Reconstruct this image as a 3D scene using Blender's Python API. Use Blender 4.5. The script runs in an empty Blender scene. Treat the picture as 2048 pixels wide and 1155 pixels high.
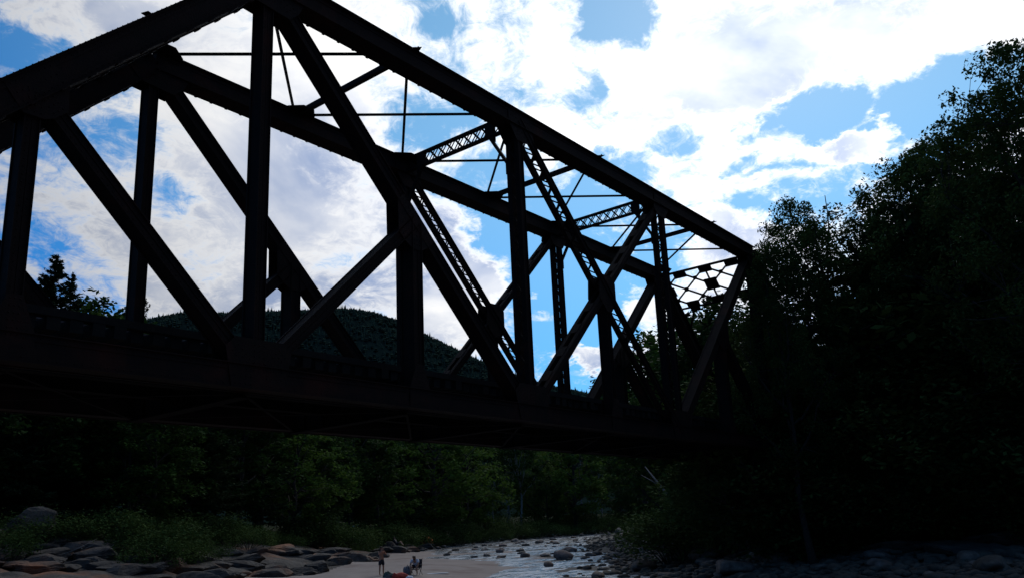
import bpy, math, random
import numpy as np
from mathutils import Vector, Matrix
random.seed(7); RNG = np.random.default_rng(11)
S = bpy.context.scene
COL = S.collection

# ------------------------------------------------------------------ camera
F_PX, SHIFT_PX = 1645.52, 71.19
CAM = np.array([-0.4779, -14.3646, 2.9])
CR = np.array([0.62408945, -0.78009185, -0.04437423])
CU = np.array([-0.16009315, -0.18325138, 0.96994284])
CF = np.array([0.76477614, 0.59822708, 0.23925262])
cd = bpy.data.cameras.new("camera"); cam = bpy.data.objects.new("camera", cd); COL.objects.link(cam)
cd.sensor_width = 36.0; cd.lens = F_PX / 2048 * 36.0; cd.shift_y = SHIFT_PX / 2048
cd.clip_start = 0.1; cd.clip_end = 12000
M = Matrix(((CR[0], CU[0], -CF[0], CAM[0]), (CR[1], CU[1], -CF[1], CAM[1]), (CR[2], CU[2], -CF[2], CAM[2]), (0, 0, 0, 1)))
cam.matrix_world = M
S.camera = cam

def ray(x, y):
    """world direction through a point of the photograph (used to survey real positions)"""
    d = CR * (x - 1024) / F_PX - CU * (y - 577.5 - SHIFT_PX) / F_PX + CF
    return d / np.linalg.norm(d)

def azel(x, y):
    d = ray(x, y); return math.atan2(d[1], d[0]), math.asin(d[2])

# ------------------------------------------------------------------ exposure, sun, sky
S.view_settings.view_transform = 'Standard'; S.view_settings.look = 'None'
S.view_settings.gamma = 1.0; S.view_settings.exposure = 0.15
SKY_STRENGTH = 0.13
SUN_AZ, SUN_EL = azel(1500, -150)
sl = bpy.data.lights.new("sun", 'SUN'); sl.energy = 0.6; sl.angle = math.radians(12); sl.color = (1, .95, .87)
sun = bpy.data.objects.new("sun", sl); COL.objects.link(sun)
sd = Vector((math.cos(SUN_AZ) * math.cos(SUN_EL), math.sin(SUN_AZ) * math.cos(SUN_EL), math.sin(SUN_EL)))
sun.rotation_euler = sd.to_track_quat('Z', 'Y').to_euler(); sun.location = sd * 500

W = bpy.data.worlds.new("World"); S.world = W; W.use_nodes = True
def build_world():
    nt = W.node_tree; N = nt.nodes; L = nt.links; N.clear()
    def nd(t, **k):
        n = N.new(t)
        for a, b in k.items(): setattr(n, a, b)
        return n
    def mth(op, a, b=None, c=None, clamp=False):
        n = nd('ShaderNodeMath', operation=op, use_clamp=clamp)
        for i, v in enumerate((a, b, c)):
            if v is None: continue
            if isinstance(v, (int, float)): n.inputs[i].default_value = v
            else: L.new(v, n.inputs[i])
        return n.outputs[0]
    def vm(op, a, b=None, c=None, out=0):
        n = nd('ShaderNodeVectorMath', operation=op)
        for i, v in enumerate((a, b, c)):
            if v is None: continue
            if isinstance(v, (tuple, list)): n.inputs[i].default_value = v
            else: L.new(v, n.inputs[i])
        return n.outputs[out]
    def noise(vec, scale, detail, rough, dist=0.0, out=0):
        n = nd('ShaderNodeTexNoise'); L.new(vec, n.inputs['Vector'])
        n.inputs['Scale'].default_value = scale; n.inputs['Detail'].default_value = detail
        n.inputs['Roughness'].default_value = rough; n.inputs['Distortion'].default_value = dist
        return n.outputs[out]
    tc = nd('ShaderNodeTexCoord'); D = vm('NORMALIZE', tc.outputs['Generated'])
    sep = nd('ShaderNodeSeparateXYZ'); L.new(D, sep.inputs[0])
    az = mth('ARCTAN2', sep.outputs[1], sep.outputs[0]); el = mth('ARCSINE', sep.outputs[2])
    cmb = nd('ShaderNodeCombineXYZ'); L.new(az, cmb.inputs[0]); L.new(el, cmb.inputs[1])
    # the cloud sheet: directions dropped on a level layer, so the clouds flatten towards the horizon
    zz = mth('ADD', mth('MAXIMUM', sep.outputs[2], 0.0), 0.40)
    inv = mth('DIVIDE', 1.0, zz)
    sc = nd('ShaderNodeVectorMath', operation='SCALE'); L.new(D, sc.inputs[0]); L.new(inv, sc.inputs['Scale'])
    P = sc.outputs[0]
    nb = noise(P, 3.2, 7, .6, 0.3); ns = noise(P, 9.0, 9, .66, 0.6); nf = noise(P, 30.0, 8, .70, 1.2)
    w1 = noise(P, 4.0, 6, .62, 0.0, out='Color')
    warp = vm('MULTIPLY', vm('SUBTRACT', w1, (.5, .5, .5)), (.17, .11, 0))
    w2 = noise(P, 16.0, 6, .65, 0.0, out='Color')
    warp2 = vm('MULTIPLY', vm('SUBTRACT', w2, (.5, .5, .5)), (.05, .035, 0))
    Q = vm('ADD', vm('ADD', cmb.outputs[0], warp), warp2)
    # openings (negative) and banks of cloud (positive): centre and half-size as seen from the shore
    blobs = [(20, 60, 150, 75, -.75), (130, 130, 150, 50, -.55), (30, 150, 60, 60, -.4), (190, 30, 150, 55, 1.0), (75, 112, 45, 30, .9), (330, 70, 220, 90, .6),
             (250, 285, 60, 60, -.75), (340, 380, 60, 38, -.75), (60, 490, 80, 40, -.3), (20, 360, 60, 60, -.25), (130, 430, 120, 50, .25), (130, 300, 60, 40, -.35), (230, 460, 120, 45, .35),
             (440, 390, 200, 220, .8), (640, 340, 180, 260, .8), (620, 600, 260, 60, .6), (380, 610, 120, 40, .35), (700, 100, 160, 120, .8),
             (800, 175, 60, 50, -.8), (880, 255, 100, 50, -1.0), (930, 60, 60, 60, .4), (965, 340, 100, 60, -.7), (900, 300, 40, 25, .5), (1090, 390, 80, 45, -.6), (980, 300, 30, 25, .6),
             (960, 470, 75, 70, -.9), (1080, 480, 130, 110, -1.2), (1080, 640, 180, 120, -.9), (1200, 580, 140, 130, -1.2), (860, 450, 100, 80, .9), (900, 560, 110, 80, 1.3), (900, 660, 130, 60, .9),
             (1082, 583, 26, 17, 1.3), (1100, 650, 60, 20, 1.1), (1190, 715, 90, 26, 1.7), (1290, 625, 50, 32, 1.2), (1300, 690, 90, 30, .6), (1200, 770, 120, 28, -.5), (1270, 580, 40, 16, .8),
             (1235, 28, 66, 56, -1.4), (905, 45, 80, 32, -.35), (1170, 60, 50, 30, -.4), (1150, 165, 30, 34, -.75), (960, 110, 240, 90, -.05), (880, 60, 110, 40, -.22), (150, 400, 200, 160, -.05), (520, 480, 200, 100, -.2), (1130, 110, 90, 70, .55),
             (1370, 270, 75, 32, -1.05), (1190, 330, 90, 26, -.7), (1280, 350, 60, 24, -.5), (1210, 400, 120, 45, -.8), (1060, 260, 60, 30, .4), (1400, 120, 190, 130, .9), (1720, 80, 320, 90, 1.0),
             (1630, 235, 70, 34, -1.1), (1570, 275, 60, 22, -.7), (1900, 190, 140, 55, -1.5), (1860, 230, 110, 50, -.9), (2010, 165, 60, 30, -.7), (1700, 270, 60, 16, .9), (1520, 330, 30, 18, -.8), (1590, 345, 60, 14, -.6),
             (1780, 330, 100, 22, -.9), (1600, 410, 140, 42, -1.0), (1550, 300, 60, 20, .4), (1540, 380, 120, 24, .6), (1470, 480, 90, 55, 1.3), (1330, 470, 70, 40, -.6), (1350, 410, 60, 20, -.3), (1700, 300, 110, 20, .5), (1780, 270, 90, 25, .4),
             (1440, 570, 130, 40, .5), (1150, 280, 130, 40, .4)]
    acc = mth('MULTIPLY', mth('SUBTRACT', nb, .5), 1.3)
    acc = mth('ADD', acc, mth('MULTIPLY', mth('SUBTRACT', ns, .5), 2.9))
    acc = mth('ADD', acc, mth('MULTIPLY', mth('SUBTRACT', nf, .5), 1.7))
    front = mth('MULTIPLY_ADD', vm('DOT_PRODUCT', D, tuple(sd), out=1), 0.5, 0.5, clamp=True)
    acc = mth('ADD', acc, mth('MULTIPLY_ADD', mth('POWER', front, 2.0), .75, -.30))
    for (x, y, rx, ry, w) in blobs:
        a, e = azel(x, y); kr = 1.35
        ra = rx * kr / F_PX / math.cos(e) * .86; re = ry * kr / F_PX * .9
        v = vm('MULTIPLY_ADD', Q, (1 / ra, 1 / re, 0), (-a / ra, -e / re, 0))
        d2 = vm('DOT_PRODUCT', v, v, out=1)
        acc = mth('MULTIPLY_ADD', mth('SUBTRACT', 1.0, d2, clamp=True), w, acc)
    mr = nd('ShaderNodeMapRange', interpolation_type='SMOOTHSTEP'); L.new(acc, mr.inputs[0])
    mr.inputs[1].default_value = -.34; mr.inputs[2].default_value = .86
    mask = mr.outputs[0]
    # sky
    sky = nd('ShaderNodeTexSky', sky_type='NISHITA', sun_disc=False, sun_elevation=SUN_EL, sun_rotation=math.pi / 2 - SUN_AZ)
    sky.air_density = 1.0; sky.dust_density = 0.1; sky.ozone_density = 1.0; sky.altitude = 250
    hs = nd('ShaderNodeHueSaturation'); hs.inputs['Saturation'].default_value = 1.2; hs.inputs['Hue'].default_value = .488; hs.inputs['Value'].default_value = 1.0
    lowz = nd('ShaderNodeMapRange', interpolation_type='SMOOTHSTEP'); L.new(sep.outputs[2], lowz.inputs[0]); lowz.inputs[1].default_value = -.05; lowz.inputs[2].default_value = .55
    air = nd('ShaderNodeMix', data_type='RGBA'); L.new(lowz.outputs[0], air.inputs[0]); air.inputs[6].default_value = (.30, .47, .80, 1); air.inputs[7].default_value = (1, 1, 1, 1)
    side = nd('ShaderNodeMapRange', interpolation_type='SMOOTHSTEP'); L.new(vm('DOT_PRODUCT', D, tuple(sd), out=1), side.inputs[0]); side.inputs[1].default_value = .60; side.inputs[2].default_value = .97
    dp = nd('ShaderNodeMix', data_type='RGBA'); L.new(side.outputs[0], dp.inputs[0]); dp.inputs[6].default_value = (.50, .58, .80, 1); dp.inputs[7].default_value = (1.0, 1.04, 1.0, 1)
    skc = vm('MULTIPLY', vm('MULTIPLY', sky.outputs[0], air.outputs[2]), dp.outputs[2]); L.new(skc, hs.inputs['Color'])
    # clouds: white towards the sun, blue-grey where thick and away from it
    sdot = mth('MULTIPLY_ADD', vm('DOT_PRODUCT', D, tuple(sd), out=1), 0.5, 0.5, clamp=True)
    glow = mth('POWER', sdot, 6.0)
    thick = nd('ShaderNodeMapRange', interpolation_type='SMOOTHSTEP'); L.new(acc, thick.inputs[0])
    thick.inputs[1].default_value = .30; thick.inputs[2].default_value = 1.5
    sh = noise(P, 2.4, 6, .55, .5)
    shade = mth('MULTIPLY', thick.outputs[0], mth('MULTIPLY_ADD', sh, 4.2, -1.35, clamp=True), clamp=True)
    mixc = nd('ShaderNodeMix', data_type='RGBA'); L.new(shade, mixc.inputs[0])
    mixc.inputs[6].default_value = (1, 1, 1, 1); mixc.inputs[7].default_value = (.34, .43, .64, 1)
    cs = mth('MULTIPLY_ADD', glow, 1.25, .16)
    csc = nd('ShaderNodeVectorMath', operation='SCALE'); L.new(mixc.outputs[2], csc.inputs[0]); L.new(cs, csc.inputs['Scale'])
    bg1 = nd('ShaderNodeBackground'); L.new(hs.outputs[0], bg1.inputs[0]); bg1.inputs[1].default_value = SKY_STRENGTH
    bg2 = nd('ShaderNodeBackground'); L.new(csc.outputs[0], bg2.inputs[0]); bg2.inputs[1].default_value = .98
    ms = nd('ShaderNodeMixShader'); L.new(mask, ms.inputs[0]); L.new(bg1.outputs[0], ms.inputs[1]); L.new(bg2.outputs[0], ms.inputs[2])
    out = nd('ShaderNodeOutputWorld'); L.new(ms.outputs[0], out.inputs[0])
build_world()

# ------------------------------------------------------------------ helpers
def tag(o, label=None, cat=None, group=None, kind=None):
    if label: o["label"] = label
    if cat: o["category"] = cat
    if group: o["group"] = group
    if kind: o["kind"] = kind
    return o

def empty(name, loc=(0, 0, 0), rz=0.0, scale=1.0):
    o = bpy.data.objects.new(name, None); COL.objects.link(o); o.location = loc
    o.rotation_euler = (0, 0, rz); o.scale = (scale,) * 3 if isinstance(scale, (int, float)) else scale
    o.empty_display_size = .3
    return o

class MB:
    def __init__(s): s.v = []; s.f = []
    def add(s, vs, fs):
        n = len(s.v); s.v += [tuple(map(float, p)) for p in vs]; s.f += [tuple(i + n for i in f) for f in fs]
    def box(s, c, d):
        x, y, z = c; a, b, e = d[0] / 2, d[1] / 2, d[2] / 2
        s.add([(x + i * a, y + j * b, z + k * e) for k in (-1, 1) for j in (-1, 1) for i in (-1, 1)],
              [(0, 2, 3, 1), (4, 5, 7, 6), (0, 1, 5, 4), (2, 6, 7, 3), (0, 4, 6, 2), (1, 3, 7, 5)])
    def bar(s, A, B, w, t, side=(0, 1, 0)):
        """box from A to B, w wide along side, t deep across it"""
        A = np.array(A, float); B = np.array(B, float); d = B - A; d /= np.linalg.norm(d)
        sd_ = np.array(side, float); sd_ -= d * (sd_ @ d); sd_ /= np.linalg.norm(sd_); u = np.cross(sd_, d)
        vs = [P + sd_ * i * w / 2 + u * j * t / 2 for P in (A, B) for j in (-1, 1) for i in (-1, 1)]
        s.add(vs, [(0, 2, 3, 1), (4, 5, 7, 6), (0, 1, 5, 4), (2, 6, 7, 3), (0, 4, 6, 2), (1, 3, 7, 5)])
    def tube(s, pts, rad, n=6, cap=True):
        pts = [np.array(p, float) for p in pts]; rings = []; m = len(pts)
        base = len(s.v); up = np.array([.13, .31, .94])
        for i, p in enumerate(pts):
            d = pts[min(i + 1, m - 1)] - pts[max(i - 1, 0)]; d = d / (np.linalg.norm(d) + 1e-9)
            a = np.cross(d, up)
            if np.linalg.norm(a) < .2: a = np.cross(d, [1, 0, 0])
            a /= np.linalg.norm(a); b = np.cross(d, a)
            r = rad[i] if hasattr(rad, '__len__') else rad
            for k in range(n):
                t = 2 * math.pi * k / n; s.v.append(tuple(p + (a * math.cos(t) + b * math.sin(t)) * r))
        for i in range(m - 1):
            for k in range(n):
                s.f.append((base + i * n + k, base + i * n + (k + 1) % n, base + (i + 1) * n + (k + 1) % n, base + (i + 1) * n + k))
        if cap:
            s.f.append(tuple(base + k for k in range(n))[::-1]); s.f.append(tuple(base + (m - 1) * n + k for k in range(n)))
    def rivet(s, c, nrm, r=.02):
        nrm = np.array(nrm, float); nrm /= np.linalg.norm(nrm)
        a = np.cross(nrm, [.3, .5, .81]); a /= np.linalg.norm(a); b = np.cross(nrm, a); c = np.array(c, float)
        vs = [c + (a * math.cos(k * 1.0472) + b * math.sin(k * 1.0472)) * r for k in range(6)] + [c + nrm * r * .75]
        s.add(vs, [(k, (k + 1) % 6, 6) for k in range(6)])
    def build(s, name, mat, parent=None, smooth=False, loc=None):
        me = bpy.data.meshes.new(name); me.from_pydata(s.v, [], s.f); me.update()
        if isinstance(mat, (list, tuple)):
            for m in mat: me.materials.append(m)
        else: me.materials.append(mat)
        if smooth: me.polygons.foreach_set('use_smooth', [True] * len(me.polygons))
        o = bpy.data.objects.new(name, me); COL.objects.link(o)
        if parent: o.parent = parent
        if loc: o.location = loc
        return o

def np_mesh(name, V, Fq, mat, parent=None, smooth=False, matidx=None):
    """mesh from arrays; Fq is (n,4) or (n,3)"""
    me = bpy.data.meshes.new(name); k = Fq.shape[1]
    me.vertices.add(len(V)); me.vertices.foreach_set('co', V.astype(np.float32).ravel())
    me.loops.add(Fq.size); me.loops.foreach_set('vertex_index', Fq.astype(np.int32).ravel())
    me.polygons.add(len(Fq)); me.polygons.foreach_set('loop_start', np.arange(0, Fq.size, k, dtype=np.int32))
    me.polygons.foreach_set('loop_total', np.full(len(Fq), k, dtype=np.int32))
    if smooth: me.polygons.foreach_set('use_smooth', np.ones(len(Fq), bool))
    for m in (mat if isinstance(mat, (list, tuple)) else [mat]): me.materials.append(m)
    if matidx is not None: me.polygons.foreach_set('material_index', matidx.astype(np.int32))
    me.update(calc_edges=True); me.validate()
    o = bpy.data.objects.new(name, me); COL.objects.link(o)
    if parent: o.parent = parent
    return o

def copy_thing(root, loc, rz=0.0, scale=None, label=None, group=None):
    r = root.copy(); COL.objects.link(r); r.location = loc; r.rotation_euler = (root.rotation_euler[0], root.rotation_euler[1], rz)
    if scale is not None: r.scale = (scale,) * 3 if isinstance(scale, (int, float)) else scale
    if label: r["label"] = label
    if group: r["group"] = group
    for ch in list(root.children):
        c = ch.copy(); COL.objects.link(c); c.parent = r
        for g in ch.children:
            e = g.copy(); COL.objects.link(e); e.parent = c
    return r

def material(name, c1, c2=None, scale=5.0, rough=.8, c3=None, bump=0.0, bscale=30.0, contrast=(.35, .65), spec=.3, coords='Object', s3=1.3, t3=(.55, .7), rand=0.0, transl=0.0):
    m = bpy.data.materials.new(name); m.use_nodes = True; nt = m.node_tree; N = nt.nodes; L = nt.links
    b = N['Principled BSDF']; b.inputs['Roughness'].default_value = rough
    b.inputs['Specular IOR Level'].default_value = spec
    tc = N.new('ShaderNodeTexCoord'); src = tc.outputs['Object']
    if coords == 'World':
        g = N.new('ShaderNodeNewGeometry'); src = g.outputs['Position']
    col = None
    if c2 is None: 
        rgb = N.new('ShaderNodeRGB'); rgb.outputs[0].default_value = (*c1, 1); col = rgb.outputs[0]
    else:
        n = N.new('ShaderNodeTexNoise'); n.inputs['Scale'].default_value = scale; n.inputs['Detail'].default_value = 6; n.inputs['Roughness'].default_value = .65
        L.new(src, n.inputs['Vector'])
        mr = N.new('ShaderNodeMapRange'); mr.inputs[1].default_value = contrast[0]; mr.inputs[2].default_value = contrast[1]; L.new(n.outputs[0], mr.inputs[0])
        mx = N.new('ShaderNodeMix'); mx.data_type = 'RGBA'; L.new(mr.outputs[0], mx.inputs[0])
        mx.inputs[6].default_value = (*c1, 1); mx.inputs[7].default_value = (*c2, 1); col = mx.outputs[2]
    if c3 is not None:
        n = N.new('ShaderNodeTexNoise'); n.inputs['Scale'].default_value = s3; n.inputs['Detail'].default_value = 5; n.inputs['Roughness'].default_value = .6
        L.new(src, n.inputs['Vector'])
        mr = N.new('ShaderNodeMapRange'); mr.inputs[1].default_value = t3[0]; mr.inputs[2].default_value = t3[1]; L.new(n.outputs[0], mr.inputs[0])
        mx = N.new('ShaderNodeMix'); mx.data_type = 'RGBA'; L.new(mr.outputs[0], mx.inputs[0]); L.new(col, mx.inputs[6])
        mx.inputs[7].default_value = (*c3, 1); col = mx.outputs[2]
    if rand > 0:
        oi = N.new('ShaderNodeObjectInfo'); hs = N.new('ShaderNodeHueSaturation')
        ma = N.new('ShaderNodeMapRange'); L.new(oi.outputs['Random'], ma.inputs[0]); ma.inputs[3].default_value = 1 - rand; ma.inputs[4].default_value = 1 + rand
        mh = N.new('ShaderNodeMapRange'); L.new(oi.outputs['Random'], mh.inputs[0]); mh.inputs[3].default_value = .5 + rand * .05; mh.inputs[4].default_value = .5 - rand * .05
        L.new(ma.outputs[0], hs.inputs['Value']); L.new(mh.outputs[0], hs.inputs['Hue']); L.new(col, hs.inputs['Color']); col = hs.outputs[0]
    L.new(col, b.inputs['Base Color'])
    if bump > 0:
        n = N.new('ShaderNodeTexNoise'); n.inputs['Scale'].default_value = bscale; n.inputs['Detail'].default_value = 8; n.inputs['Roughness'].default_value = .65
        L.new(src, n.inputs['Vector']); bp = N.new('ShaderNodeBump'); bp.inputs['Strength'].default_value = bump; bp.inputs['Distance'].default_value = .1
        L.new(n.outputs[0], bp.inputs['Height']); L.new(bp.outputs[0], b.inputs['Normal'])
    if transl > 0:
        tr = N.new('ShaderNodeBsdfTranslucent'); L.new(col, tr.inputs[0]); ms = N.new('ShaderNodeMixShader'); ms.inputs[0].default_value = transl
        L.new(b.outputs[0], ms.inputs[1]); L.new(tr.outputs[0], ms.inputs[2]); L.new(ms.outputs[0], N['Material Output'].inputs[0])
    return m

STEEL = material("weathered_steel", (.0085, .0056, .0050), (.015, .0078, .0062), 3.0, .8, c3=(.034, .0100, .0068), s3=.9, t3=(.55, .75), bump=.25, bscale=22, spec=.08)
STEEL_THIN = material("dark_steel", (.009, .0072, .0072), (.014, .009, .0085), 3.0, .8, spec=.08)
SHADE_STEEL = material("underdeck_shade_steel", (.006, .005, .005), (.010, .008, .007), 3.0, .9, spec=.03)  # darker copy of the steel: the shade under the deck is in its colour
TIMBER = material("creosoted_timber", (.014, .012, .011), (.022, .018, .015), 8.0, .9, spec=.1)
RAIL = material("rail_steel", (.06, .035, .03), (.10, .06, .05), 6.0, .5)
STONE = material("abutment_granite", (.16, .15, .14), (.26, .24, .22), 2.0, .9, bump=.5, bscale=4)
GRANITE = material("river_granite", (.06, .053, .048), (.19, .165, .145), 2.2, .85, c3=(.24, .12, .07), s3=.35, t3=(.56, .68), bump=.6, bscale=5, coords='World', rand=.25)
LEDGE = material("ledge_granite", (.030, .026, .023), (.095, .082, .072), 1.4, .9, c3=(.21, .095, .05), s3=.30, t3=(.53, .68), bump=1.0, bscale=4, coords='World')
COBBLE = material("dark_cobble", (.070, .053, .044), (.19, .15, .12), 2.6, .85, c3=(.14, .07, .05), s3=.6, t3=(.62, .7), bump=.6, bscale=6, coords='World', rand=.35)
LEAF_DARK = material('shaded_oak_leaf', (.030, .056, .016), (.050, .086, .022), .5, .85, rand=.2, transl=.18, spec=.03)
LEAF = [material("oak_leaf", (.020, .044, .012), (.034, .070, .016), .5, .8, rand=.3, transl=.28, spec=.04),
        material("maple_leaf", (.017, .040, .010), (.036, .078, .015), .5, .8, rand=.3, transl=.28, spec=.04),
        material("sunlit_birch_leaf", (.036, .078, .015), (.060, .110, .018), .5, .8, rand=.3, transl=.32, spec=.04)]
NEEDLE = material("spruce_needle", (.013, .027, .013), (.024, .044, .018), .6, .85, rand=.25, transl=.1, spec=.03)
BARK = material("dark_bark", (.024, .020, .017), (.045, .038, .032), 6.0, .9, bump=.5, bscale=12)
PALEBARK = material("birch_bark", (.10, .094, .085), (.24, .22, .20), 5.0, .85)
DEADWOOD = material("bleached_deadwood", (.10, .093, .085), (.20, .185, .17), 5.0, .9)

# ------------------------------------------------------------------ terrain and river
FH = np.array([CF[0], CF[1]]); FH /= np.linalg.norm(FH)
RIVER = np.array([(37.9, 17.5), (45.8, 22), (52, 29), (59, 42.7), (74, 57), (92, 72), (108, 90), (148, 114), (174, 122), (197, 124.8), (233, 130.2), (262, 131),
                  (330, 150), (330, 135), (262, 122), (193, 93), (145, 74.4), (113.6, 61), (80, 39.9), (63.7, 27.6), (48.9, 17), (37, 8.3), (31.5, 0), (27, -12), (22, -45), (20, -120),
                  (-8, -120), (3, -45), (7, -12), (12, 0), (24, 9.5)])
def seg_dist(P):
    d = np.full(len(P), 1e9); ins = np.zeros(len(P), bool); n = len(RIVER)
    for i in range(n):
        a = RIVER[i]; b = RIVER[(i + 1) % n]; ab = b - a
        t = np.clip(((P - a) @ ab) / (ab @ ab), 0, 1); q = a + t[:, None] * ab
        d = np.minimum(d, np.hypot(*(P - q).T))
        c = (a[1] > P[:, 1]) != (b[1] > P[:, 1])
        with np.errstate(divide='ignore', invalid='ignore'):
            xs = a[0] + (P[:, 1] - a[1]) / (b[1] - a[1]) * (b[0] - a[0])
        ins ^= c & (P[:, 0] < xs)
    return np.where(ins, -d, d)
def left_bank(P):
    """1 on the sandy side of the river, 0 on the cobble side"""
    mid = np.array([(6, -120), (18, -45), (20, -12), (25, 0), (31, 8), (40, 15), (55, 26), (70, 42), (95, 62), (150, 95), (200, 110), (262, 126), (330, 142), (3000, 900)])
    best = np.full(len(P), 1e18); side = np.zeros(len(P))
    for i in range(len(mid) - 1):
        a, b = mid[i], mid[i + 1]; ab = b - a
        t = np.clip(((P - a) @ ab) / (ab @ ab), 0, 1); q = a + t[:, None] * ab; r = P - q
        d = (r ** 2).sum(1); cr = ab[0] * r[:, 1] - ab[1] * r[:, 0]
        side = np.where(d < best, cr, side); best = np.minimum(best, d)
    return side > 0
def vnoise(x, y, s, seed=0):
    """smooth value noise"""
    x = x / s + seed * 17.3; y = y / s - seed * 9.1; xi = np.floor(x).astype(int); yi = np.floor(y).astype(int); fx = x - xi; fy = y - yi
    fx = fx * fx * (3 - 2 * fx); fy = fy * fy * (3 - 2 * fy)
    def h(a, b):
        n = (a * 374761393 + b * 668265263 + seed * 1442695) & 0xffffffff; n = ((n ^ (n >> 13)) * 1274126177) & 0xffffffff
        return ((n ^ (n >> 16)) & 0xffff) / 65535.0
    return (h(xi, yi) * (1 - fx) + h(xi + 1, yi) * fx) * (1 - fy) + (h(xi, yi + 1) * (1 - fx) + h(xi + 1, yi + 1) * fx) * fy - .5
def water_z(P): return .005 * np.clip((P - CAM[:2]) @ FH, -20, 400)
def sand_width(P): return np.interp(np.hypot(*(P - CAM[:2]).T), [40, 60, 80, 110, 200], [14, 12.5, 7, 3, 2])
def ground(P):
    P = np.atleast_2d(np.asarray(P, float)); D = seg_dist(P); wz = water_z(P); x, y = P.T
    D2 = D + vnoise(x, y, 7, 1) * 2.0
    lb = left_bank(P)
    near_cam = np.exp(-(((x + .5) / 9) ** 2 + ((y + 14.4) / 9) ** 2))
    s1 = sand_width(P); step_ = np.clip(D2 - s1, 0, 11)
    sand = .05 * np.clip(D2, 0, s1) + .19 * step_ + .06 * np.clip(D2 - s1 - 11, 0, 60) + np.clip(step_, 0, 1) * (vnoise(x, y, 3.5, 11) * .5 + np.abs(vnoise(x + y * .3, y, 1.6, 12)) * .5)
    cob = .13 * np.clip(D2, 0, 14) + .10 * np.clip(D2 - 14, 0, 40)
    far = np.clip(((P - CAM[:2]) ** 2).sum(1) ** .5 / 90 - .5, 0, 1)
    z = np.where(lb, sand, cob)
    z += np.clip(D2, 0, 6) / 6 * (vnoise(x, y, 9, 2) * .5 + vnoise(x, y, 2.3, 3) * .16)
    z = np.where(D < 0, -.12 + np.clip(D2, -4, 0) * .08, z)
    # approach embankments of the railway
    for (x0, sx) in ((47.2, 1), (-1.2, -1)):
        along = (x - x0) * sx; w = np.clip(1 - np.clip(np.abs(y - 2.5) - 3.0, 0, None) / 7.5, 0, 1) * np.clip(1 + along / 1.2, 0, 1)
        z = np.maximum(z, w * 5.6 * (along > -1.2))
    # unseen slope added behind the camera to block low sky light
    bd = -((P - CAM[:2]) @ FH) - 14; z = z + np.clip(bd, 0, 25) * .12 + np.clip(bd - 25, 0, 260) * .30
    z = z * (1 - near_cam) + near_cam * np.clip(z, 0, 1.0)
    return z + wz
def gz(x, y): return float(ground([(x, y)])[0])
def survey(px, py, off=0.0):
    """where the sight line through a point of the photograph meets the terrain"""
    d = ray(px, py); t = np.geomspace(8, 700, 1500); P = CAM + d * t[:, None]
    g = ground(P[:, :2]) + off; k = np.where(P[:, 2] < g)[0]
    i = k[0] if len(k) else len(t) - 1
    return P[i, 0], P[i, 1], float(g[i] - off)
def face_cam(x, y): return math.atan2(CAM[1] - y, CAM[0] - x)
def at(px, dist, py=1000):
    """ground point at a given distance in the direction of photograph column px"""
    d = ray(px, py); h = d[:2] / np.hypot(*d[:2]); p = CAM[:2] + h * dist; return float(p[0]), float(p[1]), gz(*p)

def build_terrain():
    a0, _ = azel(2048, 1000); a1, _ = azel(0, 1000)
    azs = np.concatenate([np.linspace(a0 - .12, a1 + .12, 330), np.linspace(a1 + .12, a0 - .12 + 2 * math.pi, 60)[1:-1]])
    rs = np.concatenate([np.geomspace(.04, 25, 48), np.geomspace(25, 220, 210)[1:], np.geomspace(220, 5000, 50)[1:]])
    A, Rr = np.meshgrid(azs, rs); X = CAM[0] + Rr * np.cos(A); Y = CAM[1] + Rr * np.sin(A)
    Z = ground(np.stack([X.ravel(), Y.ravel()], 1)).reshape(X.shape)
    V = np.stack([X, Y, Z], -1).reshape(-1, 3); na = len(azs); nr = len(rs)
    i, j = np.meshgrid(np.arange(nr - 1), np.arange(na), indexing='ij'); j2 = (j + 1) % na
    Fq = np.stack([i * na + j, (i + 1) * na + j, (i + 1) * na + j2, i * na + j2], -1).reshape(-1, 4)
    # material by place: sand by the water on the left bank, stones on the right, leaf litter under the trees
    P = V[:, :2]; D = seg_dist(P); lb = left_bank(P); fc = P[Fq].mean(1)
    Dc = D[Fq].mean(1) + vnoise(fc[:, 0], fc[:, 1], 3, 5) * 3; lbc = lb[Fq[:, 0]]
    s1 = sand_width(fc); mi = np.where(Dc > np.where(lbc, s1 + 10, 14), 2, np.where(lbc & (Dc > s1 - .5), 3, np.where(lbc & (fc[:, 0] < 75), 0, 1)))
    SAND = material("river_sand", (.22, .18, .16), (.28, .235, .21), .8, .95, c3=(.17, .12, .10), s3=.25, t3=(.55, .7), bump=.3, bscale=3, coords='World')
    BED = material("gravel_bed", (.04, .037, .035), (.13, .115, .10), 3.5, .9, bump=1.0, bscale=4, coords='World')
    SOIL = material("forest_floor", (.030, .036, .018), (.04, .036, .02), 1.0, 1.0, spec=.02, bump=.6, bscale=3, coords='World')
    o = np_mesh("ground", V, Fq, [SAND, BED, SOIL, LEDGE], smooth=True, matidx=mi)
    tag(o, kind="structure")
build_terrain()

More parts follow.
